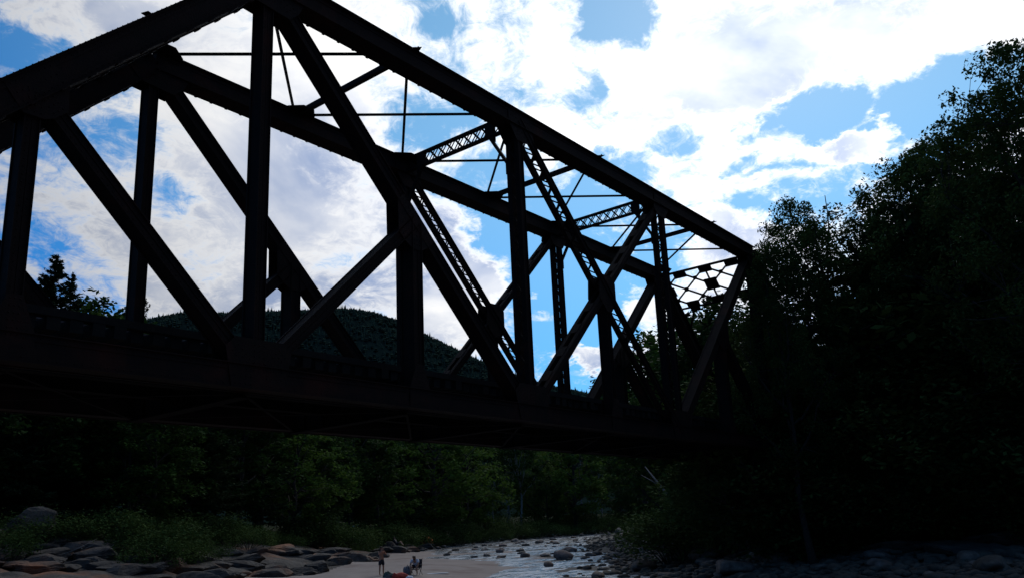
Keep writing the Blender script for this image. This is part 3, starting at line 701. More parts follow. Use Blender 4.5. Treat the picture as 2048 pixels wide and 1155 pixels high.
def make_conifer(seed, H, R, nper, lsize, name, label, bare=.10, step=.42, ragged=.25):
    r = np.random.default_rng(seed); root = empty(name, (0, 0, -500)); tag(root, label, "tree"); mb = MB()
    mb.tube([(0, 0, 0), (.05, .02, H * .5), (0, 0, H)], [H * .016, H * .009, .015], 7); Cs = []; Ax = []
    z = H * bare; br = r.uniform(.7, 1.3, 40)
    while z < H - .15:
        Lm = R * (1 - z / H) ** .85 + .12; nb = 6 if z < H * .8 else 5
        for k in range(nb):
            a = r.uniform(0, 6.283); Lb = Lm * (1 + r.normal() * ragged) * br[int(a * 3)]; Lb = max(Lb, .15); q = np.linspace(0, 1, 6)
            dr = .25 - .55 * (1 - z / H); pts = np.stack([Lb * q * math.cos(a), Lb * q * math.sin(a), z + Lb * (dr * q + .22 * q ** 2)], 1)
            mb.tube(pts[::2], [.03 * Lb / 2 + .008, .015, .005], 3, cap=False)
            n = max(int(nper * Lb), 4); u = r.uniform(.08, 1, n) ** .75; w = (1 - u * .75) * Lb * .34
            side = r.uniform(-1, 1, n) * w; ca, sa = math.cos(a), math.sin(a)
            zc = z + Lb * (dr * u + .22 * u ** 2) - np.abs(side) * .25 + r.normal(size=n) * .05
            Cs.append(np.stack([Lb * u * ca - side * sa, Lb * u * sa + side * ca, zc], 1))
            Ax.append(np.stack([np.full(n, ca) - np.sign(side) * sa * .8, np.full(n, sa) + np.sign(side) * ca * .8, np.full(n, -.1)], 1))
        z += step * r.uniform(.6, 1.2) * (1.0 if z < H * .75 else .7)
    mb.build("trunk", BARK, root, smooth=True); C = np.concatenate(Cs); A_ = np.concatenate(Ax)
    V, F_ = leaves(C, lsize, .30, r, axis=A_); np_mesh("crown", V, F_, NEEDLE, root)
    return root, H, R

def make_bush(seed, H, R, n, lsize, mat, name="riverside_bush", label="leafy bush on the bank"):
    r = np.random.default_rng(seed); root = empty(name, (0, 0, -500)); tag(root, label, "bush"); mb = MB(); cl = []
    for i in range(16):
        a = r.uniform(0, 6.28); q = r.uniform(.2, 1) ** .6 * R; h = H * (.35 + .6 * (1 - (q / R) ** 2) * r.uniform(.6, 1)); p = (q * math.cos(a), q * math.sin(a), h)
        mb.tube([(p[0] * .15, p[1] * .15, 0), (p[0] * .5, p[1] * .5, h * .6), p], [.03, .02, .008], 4, cap=False); cl.append(p)
    mb.build("stems", BARK, root); cl = np.array(cl); idx = r.integers(0, 16, n); g = r.normal(size=(n, 3)) * np.array([.40, .40, .30]) * R * .55
    C = cl[idx] + g; C[:, 2] = np.abs(C[:, 2]); V, F_ = leaves(C, lsize, .5, r); np_mesh("foliage", V, F_, mat, root)
    return root, H, R

NEARL = [make_broadleaf(21, 16, 4.5, 4.8, 320, 46000, .17, LEAF_DARK, BARK, "broadleaf_tree", "x", ragged=.4, limb_n=13),
         make_broadleaf(22, 15, 4.6, 4.4, 230, 27000, .17, LEAF_DARK, BARK, "broadleaf_tree", "x", ragged=.5, limb_n=12, csize=.8),
         make_broadleaf(23, 16, 3.5, 5.2, 350, 50000, .18, LEAF_DARK, BARK, "broadleaf_tree", "x", ragged=.35, shape=.85, limb_n=13)]
NEARL.append(make_broadleaf(27, 15, 3.2, 4.6, 135, 15500, .18, LEAF_DARK, BARK, "broadleaf_tree", "x", ragged=.45, limb_n=14, csize=.85, trunk_r=.26))
UNDER = [make_broadleaf(31, 7, .6, 3.0, 150, 15000, .17, LEAF_DARK, BARK, "understory_tree", "x", trunk_r=.1, ragged=.45),
         make_broadleaf(32, 6, .5, 2.8, 130, 13000, .17, LEAF_DARK, BARK, "understory_tree", "x", trunk_r=.09, ragged=.4)]
FARB = [make_broadleaf(41, 14, 3.0, 3.9, 130, 8500, .36, LEAF[1], BARK, "broadleaf_tree", "x", csize=.95),
        make_broadleaf(42, 13, 2.2, 4.0, 120, 8000, .36, LEAF[0], BARK, "broadleaf_tree", "x", csize=1.0, shape=.9),
        make_broadleaf(43, 12, 2.0, 3.6, 110, 7500, .34, LEAF[2], BARK, "broadleaf_tree", "x", csize=.9, ragged=.5)]
BIRCH = [make_broadleaf(51, 15, 6.5, 2.9, 80, 4500, .34, LEAF[1], PALEBARK, "birch_tree", "x", trunk_r=.17, csize=.85, ragged=.5)]
CONIF = [make_conifer(61, 17, 3.5, 75, .30, "spruce_tree", "x", ragged=.22), make_conifer(62, 14, 2.8, 45, .34, "spruce_tree", "x", ragged=.35, bare=.15)]
BUSH = [make_bush(71, 2.2, 1.7, 3000, .15, LEAF_DARK), make_bush(72, 1.8, 1.9, 3000, .14, LEAF[0]), make_bush(73, 2.8, 1.8, 3200, .15, LEAF_DARK)]
FIRST = set()
def plant(proto, px, dist, top=None, label="", group=None, scale=None, wide=1.0, sink=.15):
    root, H, R = proto; x, y, z = at(px, dist, top if top is not None and px < 1480 else 1000)
    if top is not None:
        d = ray(px, top); scale = (CAM[2] + d[2] / math.hypot(d[0], d[1]) * dist - z + sink) / H
    rz = random.uniform(0, 6.283); sc = (scale * wide, scale * wide, scale)
    if root.name not in FIRST:
        FIRST.add(root.name); root.location = (x, y, z - sink); root.rotation_euler = (0, 0, rz); root.scale = sc; root["label"] = label
        if group: root["group"] = group
        return root
    return copy_thing(root, (x, y, z - sink), rz, sc, label, group)

def zone(px):
    for lim, t in ((130, "at the left edge"), (400, "left of the first tall post"), (620, "beneath the first tall post"), (760, "above the standing person"), (940, "above the seated person"), (1120, "behind the rapids"), (1290, "near the river bend"), (9999, "beside the leaning dead trunk")):
        if px < lim: return t
def zone_right(px):
    for lim, t in ((1610, "beside the bridge end"), (1760, "under the forked tree"), (1880, "in the middle of the woods"), (2000, "below the high crowns"), (9999, "at the right edge")):
        if px < lim: return t
# the big trees on the right, on the near side of the bridge end
gR = "tall broadleaf trees on the right bank"
for i, (p, px, d, top, w, lab) in enumerate([
    (1, 1612, 38.5, 470, .64, "small broadleaf tree overlapping the far end post of the bridge"),
    (0, 1675, 41, 388, .62, "rounded broadleaf tree just right of the bridge's far end"),
    (3, 1735, 44, 362, .86, "open broadleaf tree with forked limbs and sky showing through its middle"),
    (3, 1815, 45, 338, .84, "open broadleaf tree, second of the thin crowned ones on the right"),
    (2, 1905, 43.0, 285, .72, "dense dark broadleaf tree on the slope of the right crowns"),
    (0, 1975, 42.0, 262, .72, "dense broadleaf tree just left of the tallest one"),
    (2, 2285, 41.0, 50, .62, "tallest broadleaf tree, cut by the right edge of the photo")]):
    plant(NEARL[p], px, d, top, lab, gR, wide=w)
plant(NEARL[0], 2040, 44, 225, "dense crown filling the gap left of the tallest tree at the right", gR, wide=.8)
plant(NEARL[0], 2230, 36, 20, "broadleaf tree beyond the right edge", gR, wide=.7)
gU = "understory trees below the tall trees on the right bank"
for i, (px, d, top) in enumerate([(1530, 42.0, 720), (1590, 42, 780), (1650, 43, 700), (1770, 44, 700), (1850, 43, 730), (1900, 41, 720), (1960, 43, 540), (2010, 40, 640), (2080, 42, 480), (2130, 40, 700), (1740, 42, 800), (1620, 41, 850), (1820, 41, 800), (1960, 40, 760), (2060, 39, 800), (1570, 46, 640), (1900, 47, 470), (2040, 46, 330)]):
    plant(UNDER[i % 2], px, d, top, ["low dark leafy tree", "wider low leafy tree"][i % 2] + (" rising high " if top < 560 else " low " if top > 740 else " ") + "in the shade, " + zone_right(px), gU, wide=1.15)
gB = "background trees behind the right bank"
for i in range(26):
    px = 1440 + i * 27; d = 60 + (i * 37) % 34; top = 690 - (px - 1440) * .28 + ((i * 53) % 70) - 35 + (150 if 1620 < px < 1880 else 0)
    plant(FARB[i % 3] if i % 4 else CONIF[1], px, d, top, ("broadleaf" if i % 4 else "spruce") + " tree deep in the woods behind the right bank, " + zone_right(px), gB, wide=1.15)

for i in range(9):  # unseen trees added behind the camera to hold back sky light
    d = ray(1024, 1000); a = math.atan2(d[1], d[0]) + math.pi + (i - 8) * .17; rad = 22 + (i * 29) % 17; x, y = CAM[0] + rad * math.cos(a), CAM[1] + rad * math.sin(a)
    copy_thing(NEARL[i % 3][0], (x, y, gz(x, y) - .2), i * 1.3, 1.1, "unseen broadleaf tree added behind the camera to dim the sky light", "unseen trees added to dim the sky light")

# beyond the bridge at the left: the crowns that show above the deck
gL = "trees above the deck at the left"
plant(CONIF[0], 113, 62, 508, "tallest spruce above the bridge deck at the left edge", gL, wide=1.0)
plant(CONIF[0], 146, 64, 545, "spruce leaning close to the tallest one, on its right", gL, wide=.8)
plant(CONIF[1], 72, 60, 565, "short broad spruce left of the tallest spruce", gL, wide=1.1)
plant(FARB[0], 185, 66, 588, "rounded broadleaf tree right of the two tall spruces", gL)
plant(FARB[2], 225, 70, 612, "lower broadleaf tree beside the far truss post", gL)
plant(CONIF[1], 290, 84, 594, "slim spruce peeping out beside the far truss post", gL, wide=.5)
plant(FARB[1], 20, 58, 600, "broadleaf tree at the left edge above the deck", gL)
plant(CONIF[0], 92, 66, 548, "spruce just left of the tallest one, slightly lower", gL, wide=1.0)
plant(FARB[1], 160, 70, 604, "low rounded crown between the spruces and the broadleaf trees", gL)
plant(FARB[0], 245, 74, 626, "low crown touching the far truss post", gL)
plant(CONIF[1], -60, 58, 520, "spruce beyond the left edge", gL)
plant(CONIF[1], 330, 120, 648, "small distant spruce in front of the hill foot", gL, wide=.6)
# right of the middle: light green trees seen between the far posts
gM = "trees seen through the right half of the truss"
for i, (p, px, d, top) in enumerate([(FARB[2], 1310, 92, 652), (FARB[0], 1352, 84, 636), (FARB[2], 1405, 80, 640), (FARB[1], 1455, 74, 600), (CONIF[1], 1415, 70, 590), (FARB[0], 1268, 112, 700), (FARB[1], 1500, 66, 585), (FARB[2], 1395, 72, 740), (FARB[1], 1300, 75, 770), (FARB[0], 1460, 60, 720)]):
    plant(p, px, d, top, "green tree number seen through the far truss posts, " .replace(" number", "") + ["pale crown left of the lattice post", "taller crown behind the lattice post", "pale crown below the portal", "dark crown beside the end post", "spruce top below the portal", "lowest crown by the distant hill slope", "crown right of the portal", "low pale crown behind the deck", "low dark crown behind the deck", "dark crown under the end post"][i], gM)
# the wooded far bank under the deck
gF = "trees on the far bank seen under the bridge deck"
XS = [-200, 0, 150, 300, 430, 560, 700, 860, 1000, 1150, 1300, 1400]; DS = [53, 57, 59, 61, 67, 82, 102, 132, 160, 185, 200, 150]
TX = [-200, 45, 420, 710, 1000, 1190, 1300, 1450]; TY = [600, 640, 700, 752, 800, 822, 830, 850]
rr = random.Random(12); k = 0
for row in range(3):
    px = -150 + row * 13
    while px < 1420:
        d = np.interp(px, XS, DS) * (1 + .13 * row) + rr.uniform(-3, 6); top = np.interp(px, TX, TY) + rr.uniform(10, 70) - row * 4
        if row == 0: top += rr.choice([0, 20, 70, 110])
        q = rr.random()
        if row == 0 and px > 800: pr, nm = (BIRCH[0], "slender pale trunked birch") if q < .5 else (FARB[int(q * 30) % 3], "bushy broadleaf tree")
        elif q < .28: pr, nm = CONIF[k % 2], "dark spruce"
        elif q < .45 and row > 0: pr, nm = BIRCH[0], "slender pale trunked birch"
        else: pr, nm = FARB[k % 3], "bushy broadleaf tree"
        where = ["front row of", "middle of", "back of"][row]
        plant(pr, px, d, top, f"{nm}, {where} the wood, {zone(px)}", gF, wide=1.1 if nm[0] != 's' else .9)
        px += rr.uniform(42, 66) * (1 + .15 * row); k += 1
gS = "bushes along the far bank"
for i in range(96):
    px = -120 + i * 16.0 + rr.uniform(-8, 8); d = np.interp(px, XS, DS) * (.93 if i % 2 else .99) - rr.uniform(0, 4)
    pr = BUSH[i % 3]; plant(pr, px, d, None, ["glossy", "pale green", "tall dark"][i % 3] + " bush below the far bank trees, " + zone(px), gS, scale=rr.uniform(.5, 1.2) * (.9 + d / 250) * (.62 if px < 600 else 1), wide=1.3)
for i in range(22):
    px = 930 + i * 17; plant(BUSH[i % 3], px, np.interp(px, XS, DS) * 1.04, None, ["glossy", "green", "tall dark"][i % 3] + " second row bush, " + zone(px), gS, scale=rr.uniform(1.5, 2.3), wide=1.1)
for (px, d, sc) in ((30, 47, .8), (235, 52, 1.1), (272, 50, .8), (425, 55, .7), (345, 50, 1.15), (312, 47, .9), (375, 49, .8), (190, 55, 1.2), (500, 60, .8)):
    plant(BUSH[0], px, d, None, "bush growing among the ledges, " + ("at the left edge" if px < 100 else "by the driftwood" if px < 250 else "right of the driftwood" if px < 350 else "halfway to the sand"), "bushes among the left ledges", scale=sc)
for i in range(24):
    px = 1330 + i * 32 + rr.uniform(-10, 10); d = np.interp(px, [1330, 1450, 1600, 1700, 2100], [78, 56, 46.5, 45.5, 41.5]) + rr.uniform(-1.0, 2.5)
    plant(BUSH[i % 3], px, d, None, ["dark", "dense", "loose leafed"][i % 3] + " bush edging the right bank stones, " + zone_right(px), "bushes along the right bank", scale=rr.uniform(.7, 1.3), wide=1.2)

for i in range(12):
    px = 1335 + i * 13; plant(BUSH[i % 3], px, 49 + (i * 7) % 12, None, ["dark", "dense", "loose leafed"][i % 3] + " bush on the slope just below the far bridge end", "bushes on the bridge end slope", scale=rr.uniform(.9, 1.5), wide=1.2)
def build_grass():
    r = np.random.default_rng(5); P = []
    for i in range(9000):
        px = r.uniform(680, 1330); d = np.interp(px, XS, DS) * r.uniform(.86, .99); P.append((px, d))
    P = np.array(P); dd_ = np.array([ray(p[0], 1000)[:2] / np.hypot(*ray(p[0], 1000)[:2]) for p in P]); xy = CAM[:2] + dd_ * P[:, 1:2]
    z = ground(xy); ok = seg_dist(xy) > 3.0; xy = xy[ok]; z = z[ok]; n = len(z); B = np.column_stack([xy, z])
    a = r.uniform(0, 6.28, n); w = r.uniform(.06, .14, n); h = r.uniform(.4, 1.0, n); t = np.stack([np.cos(a), np.sin(a), 0 * a], 1); ln = r.normal(size=(n, 3)) * .18; ln[:, 2] = 0
    V = np.stack([B - t * w[:, None], B + t * w[:, None], B + ln + np.array([0, 0, 1]) * h[:, None]], 1).reshape(-1, 3)
    GR = material("bank_grass", (.06, .10, .022), (.09, .12, .035), .3, .8, coords='World', transl=.25)
    tag(np_mesh("bank_grass", V, np.arange(3 * n).reshape(-1, 3), GR), "tall green grass along the far bank of the river", "grass", kind="stuff")
build_grass()

# ------------------------------------------------------------------ stones
def stone_mesh(seed, flat, ang, name, mat, sub=3):
    import bmesh
    r = np.random.default_rng(seed); bm = bmesh.new(); bmesh.ops.create_icosphere(bm, subdivisions=sub, radius=1.0)
    planes = r.normal(size=(ang, 3)); planes /= np.linalg.norm(planes, axis=1)[:, None]; off = r.uniform(.55, .9, ang)
    for v in bm.verts:
        p = np.array(v.co)
        for n_, o in zip(planes, off):
            e = p @ n_ - o
            if e > 0: p = p - n_ * e * .92
        p = p * (1 + .05 * math.sin(5 * p[0] + seed) * math.sin(4 * p[1] + 2 * seed) + .03 * math.sin(9 * p[2] + seed + 7 * p[0]))
        v.co = (p[0] * 1.1, p[1] * .9, p[2] * flat)
    me = bpy.data.meshes.new(name); bm.to_mesh(me); bm.free(); me.materials.append(mat)
    me.polygons.foreach_set('use_smooth', [True] * len(me.polygons)); return me
def ledge_mesh(seed, flat):
    """layered, jointed outcrop"""
    import bmesh
    r = np.random.default_rng(seed); bm = bmesh.new(); bmesh.ops.create_icosphere(bm, subdivisions=5, radius=1.0)
    P = np.array([v.co[:] for v in bm.verts]); planes = r.normal(size=(16, 3)); planes[:, 2] *= .45; planes /= np.linalg.norm(planes, axis=1)[:, None]
    for n_, o in zip(planes, r.uniform(.5, .88, 16)): e = np.clip(P @ n_ - o, 0, None); P = P - n_ * e[:, None] * .95
    lay = P[:, 2] * 3.2 + vnoise(P[:, 0] + 9, P[:, 1] + 9, .5, seed) * 2.2; fr = lay - np.floor(lay); q = 1 + .035 * (np.clip(fr * 3, 0, 1) - .5) + .12 * vnoise(P[:, 0] * 3 + 9 + np.floor(lay) * 5, P[:, 1] * 3 + 9, .9, seed + 3)
    P[:, :2] *= q[:, None]; P[:, 2] += vnoise(P[:, 0] + 9, P[:, 1] + 9, .35, seed + 1) * .16 + vnoise(P[:, 0] + 9, P[:, 1] + 9, .12, seed + 2) * .06; P[:, 2] = (P[:, 2] + P[:, 0] * .25) * flat
    for v, p in zip(bm.verts, P): v.co = p
    me = bpy.data.meshes.new("rock_ledge"); bm.to_mesh(me); bm.free(); me.materials.append(LEDGE); return me
BLD = [stone_mesh(s, f, a, "boulder", m) for s, f, a, m in ((1, .6, 9, GRANITE), (2, .5, 12, GRANITE), (3, .7, 8, GRANITE), (4, .45, 10, COBBLE), (5, .6, 14, COBBLE), (6, .5, 9, COBBLE))]
SLAB = [ledge_mesh(s, f) for s, f in ((11, .42), (12, .50), (13, .36), (14, .55))]
def put_stone(me, x, y, size, label, group, sink=.35, cat="boulder", rot=None, z=None, sc=None):
    o = bpy.data.objects.new(me.name.split('.')[0], me); COL.objects.link(o)
    sc = sc or (size * random.uniform(.85, 1.2), size * random.uniform(.8, 1.1), size * random.uniform(.7, 1.05))
    o.scale = sc; o.rotation_euler = (random.uniform(-.15, .15), random.uniform(-.15, .15), random.uniform(0, 6.28) if rot is None else rot)
    zz = gz(x, y) if z is None else z; o.location = (x, y, zz + size * .5 * (1 - 2 * sink)); return tag(o, label, cat, group)

def scatter_stones():
    r = np.random.default_rng(9)
    # right bank: size falls with distance of the search so the largest showing ones are individuals
    n = 0; tries = 0; pts = []
    while n < 118 and tries < 20000:
        tries += 1; px = r.uniform(1215, 2090); d = 30 + 60 * r.uniform() ** 1.6 if px > 1300 else r.uniform(40, 75); x, y, z = at(px, d)
        D = seg_dist(np.array([[x, y]]))[0]; lb = left_bank(np.array([[x, y]]))[0]
        if lb or D < -.6 or D > 15: continue
        s = r.uniform(.18, .58) * (1.25 if D > 3 else .8)
        if any((x - a) ** 2 + (y - b) ** 2 < (.8 * (s + c)) ** 2 for a, b, c in pts): continue
        pts.append((x, y, s)); n += 1
        put_stone(BLD[3 + n % 3] if r.uniform() < .75 else BLD[n % 3], x, y, s, "dark rounded boulder among the right bank stones, " + zone_right(px), "boulders on the right bank")
    n = 0
    while n < 100:
        px = r.uniform(860, 1320); d = 44 + 190 * r.uniform() ** 1.3; x, y, z = at(px, d); P = np.array([[x, y]]); D = seg_dist(P)[0]
        if D > -.4 or D < -14: continue
        if 900 < px < 1080 and d < 60: continue
        s = r.uniform(.12, .34) * (1 + d / 130)
        n += 1; put_stone(BLD[n % 6], x, y, s, "wet grey boulder standing in the " + ("lower" if d < 75 else "middle" if d < 120 else "far upper") + " rapids", "boulders in the rapids", sink=.30, z=float(water_z(P)[0]) + .0)
    n = 0
    while n < 58:
        px = r.uniform(840, 1320); d = r.uniform(100, 260); x, y, z = at(px, d); P = np.array([[x, y]]); D = seg_dist(P)[0]
        if D < -.2 or D > 7 or not left_bank(P)[0]: continue
        n += 1; put_stone(BLD[n % 3], x, y, r.uniform(.4, .9), "pale rounded stone at the far edge of the rapids", "stones on the far shore", sink=.2)
    # single boulders one can point at
    for (px, py, s, lab, k) in ((1124, 1118, .85, "largest dark boulder standing alone in the middle of the rapids", 4), (1195, 1109, .5, "dark boulder at the right bank edge of the rapids", 3),
                                (1290, 1140, .8, "rounded boulder at the water's right edge near the bottom", 5), (1240, 1065, 1.0, "broad boulder far up the river near its right bend", 0),
                                (1420, 1118, 1.0, "large angular boulder on the right bank, near the bottom centre", 3), (1500, 1085, 1.3, "rounded boulder below the trees on the right bank", 5), (1560, 1128, .7, "pale flat boulder with a light top on the right bank", 4),
                                (1625, 1105, .9, "broad dark boulder in the middle of the right bank stones", 3), (1600, 1080, 1.0, "long dark slab of rock below the right bank trees", 4), (1760, 1135, .6, "flat pale boulder near the bottom of the right bank", 1),
                                (1985, 1140, .7, "grey boulder with rusty side in the bottom right corner", 4), (1470, 1148, 1.1, "dark boulder at the bottom edge of the right bank", 3)):
        x, y, z = survey(px, py); put_stone(BLD[k], x, y, s, lab, None, sink=.25)
    desc = ["grey", "orange stained", "dark split", "pale flat topped"]
    n = 0
    for px in np.arange(-40, 935, 13.0):
        d0 = 44.0
        while d0 < 190:     # walk out along this sight line to the rocky strip between sand and trees
            x, y, z = at(px, d0); P = np.array([[x, y]]); e = seg_dist(P)[0] - sand_width(P)[0]
            if e > -1.0 and left_bank(P)[0]: break
            d0 += .5
        for rep in range(2):
            d = min(d0 + r.uniform(-.5, 8) * (1 + d0 / 120), np.interp(px, XS, DS)); x, y, z = at(px + r.uniform(-8, 8), d); s = r.uniform(.4, 1.15) ** 1.2 * (.62 + d / 150); k = n % 4
            edge = "lower, sandy" if rep == 0 else "upper, bushy"
            place = "far left" if px < 250 else "left" if px < 500 else "middle" if px < 720 else "rapids end"
            put_stone(SLAB[k], x, y, s, f"{desc[k]} granite ledge, {edge} side of the rocky bank, {place}", "granite ledges along the left bank", sink=.40, cat="ledge", rot=face_cam(x, y) + math.pi / 2 + r.uniform(-.5, .5), sc=(s * r.uniform(1.0, 2.1), s * r.uniform(.6, 1.0), s * r.uniform(.5, 1.1))); n += 1
    x, y, z = at(62, 52); put_stone(ledge_mesh(17, .8), x, y, 2.0, "big blocky boulder standing at the left edge of the photo", None, sink=.15, sc=(2.2, 1.5, 1.6), rot=.3)
    x, y, z = at(-40, 50); put_stone(SLAB[1], x, y, 2.0, "broad ledge beyond the left edge", None, sink=.3, cat="ledge")
    for (px, py, s) in ((1830, 1100, 2.0), (1950, 1105, 2.1), (2040, 1085, 2.3), (1720, 1082, 1.7)):
        x, y, z = survey(px, py); put_stone(SLAB[px % 4], x, y, s, "low brown ledge sloping under the trees, " + {1830: "left of two broad ones", 1950: "below the tallest tree", 2040: "cut by the right edge", 1720: "leftmost of four"}[px], "ledges on the right bank", sink=.5, cat="ledge", sc=(s * 1.6, s * .9, s * .5))
    # uncountable smaller stones
    vs = []; fs = []; nv = 0; base = np.array([v.co[:] for v in stone_mesh(8, .6, 8, "tmp", COBBLE, 1).vertices]); bf = [tuple(p.vertices) for p in bpy.data.meshes["tmp"].polygons]; m = len(base)
    cnt = 0; Ppx = r.uniform(820, 2100, 16000); Pd = 28 + 200 * r.uniform(0, 1, 16000) ** 2.2; D_ = np.array([ray(p, 1000)[:2] / np.hypot(*ray(p, 1000)[:2]) for p in Ppx]); XY = CAM[:2] + D_ * Pd[:, None]
    Dd = seg_dist(XY); LB = left_bank(XY); Z = ground(XY); wz = water_z(XY)
    for (x, y), D, lb, z, w in zip(XY, Dd, LB, Z, wz):
        if lb and (x < 85 or D < -3 or D > 5): continue
        if not lb and (D > 13 or D < -4.5): continue
        if D < 0 and r.uniform() > .4 * math.exp(D / 1.2): continue
        s = r.uniform(.07, .30) if r.uniform() < .8 else r.uniform(.2, .42); a = r.uniform(0, 6.28); c, q = math.cos(a), math.sin(a); B = base * np.array([s * r.uniform(.8, 1.3), s, s * r.uniform(.6, 1)])
        zb = max(z, w - .05)
        vs.append(np.stack([B[:, 0] * c - B[:, 1] * q + x, B[:, 0] * q + B[:, 1] * c + y, B[:, 2] + zb + s * .2], 1)); fs.append(np.array(bf) + nv); nv += m; cnt += 1
    tag(np_mesh("river_stones", np.concatenate(vs), np.concatenate(fs), COBBLE, smooth=True), "small cobbles and gravel covering the banks and the river edge", "stones", kind="stuff")
    bpy.data.meshes.remove(bpy.data.meshes["tmp"])
scatter_stones()

# ------------------------------------------------------------------ dead wood
def dirpt(px, py, dist):
    d = ray(px, py); return CAM + d * (dist / math.hypot(d[0], d[1]))
def limb(name, pts, rad, label, cat, mat=DEADWOOD, twigs=()):
    mb = MB(); mb.tube(pts, rad, 7)
    for t in twigs: mb.tube(t[0], t[1], 4)
    return tag(mb.build(name, mat, None, smooth=True), label, cat)
bx, by, bz = at(1392, 57); base = np.array([bx, by, bz - .1]); tip = dirpt(1290, 932, 60)
limb("dead_tree", [base, base + (tip - base) * .35 + [0, 0, .12], base + (tip - base) * .7 + [0, 0, .05], tip], [.15, .12, .08, .03], "bare bleached dead trunk leaning left over the far end of the river", "dead tree",
     twigs=[([base + (tip - base) * .72, base + (tip - base) * .86 + np.array([-.5, .6, .1])], [.05, .015]), ([base + (tip - base) * .55, base + (tip - base) * .62 + np.array([.4, -.3, .8])], [.04, .01])])
def twig_pile(px, py, n, L, label, seed):
    x, y, z = survey(px, py); r = np.random.default_rng(seed); mb = MB()
    for i in range(n):
        a = r.uniform(0, 6.28); p = np.array([x, y, z + .25]) + r.normal(size=3) * [.6, .6, .05]; q = p + np.array([math.cos(a), math.sin(a), r.uniform(.0, .5)]) * L * r.uniform(.5, 1)
        mb.tube([p, (p + q) / 2 + r.normal(size=3) * .08, q], [.035, .025, .008], 5)
    tag(mb.build("driftwood", DEADWOOD, None, smooth=True), label, "driftwood")
twig_pile(165, 1118, 9, 1.8, "pale tangle of driftwood twigs on the ledge at the left", 3)
pa = [np.array(survey(x, y)) + [0, 0, .35] for x, y in ((1740, 1082), (1830, 1075), (1930, 1068), (2060, 1062))]
limb("fallen_branch", pa, [.03, .05, .06, .07], "long thin fallen branch lying across the right bank under the trees", "branch")
pa = [np.array(survey(x, y)) + [0, 0, .3] for x, y in ((1868, 1072), (1890, 1098), (1915, 1126))]
limb("fallen_branch", pa, [.05, .04, .02], "short dark branch slanting down the right bank ledge", "branch", mat=BARK)

# ------------------------------------------------------------------ people and their things
SKIN = material("skin", (.30, .16, .105), (.36, .20, .13), 12, .55); SKIN2 = material("tanned_skin", (.36, .17, .10), (.42, .21, .13), 12, .55)
HAIR = material("dark_hair", (.02, .014, .01), (.035, .024, .018), 20, .6); CLOTHD = material("dark_cloth", (.018, .018, .024), (.03, .03, .04), 14, .9)
WHITE = material("white_cotton", (.55, .58, .64), (.66, .69, .74), 10, .9, bump=.3, bscale=9); REDC = material("red_cloth", (.30, .035, .03), (.40, .07, .05), 8, .9, bump=.5, bscale=8)
TEAL = material("dark_teal_fabric", (.03, .06, .055), (.05, .09, .08), 8, .85, bump=.4, bscale=10); GREYB = material("grey_nylon", (.10, .11, .13), (.15, .16, .18), 8, .8, bump=.3, bscale=8)
ORANGE = material("orange_nylon", (.55, .13, .03), (.62, .17, .04), 5, .8)
def skin_chain(name, V, E, R_, mat, parent, rootidx=0, sub=1):
    me = bpy.data.meshes.new(name); me.from_pydata([tuple(v) for v in V], E, []); me.update(); me.materials.append(mat)
    o = bpy.data.objects.new(name, me); COL.objects.link(o); o.parent = parent
    md = o.modifiers.new("skin", 'SKIN'); md.use_smooth_shade = True
    if not me.skin_vertices: me.skin_vertices.new() if hasattr(me.skin_vertices, 'new') else None
    for i, sv in enumerate(me.skin_vertices[0].data):
        rr_ = R_[i]; sv.radius = rr_ if isinstance(rr_, tuple) else (rr_, rr_); sv.use_root = (i == rootidx)
    ss = o.modifiers.new("sub", 'SUBSURF'); ss.levels = sub; ss.render_levels = sub
    return o
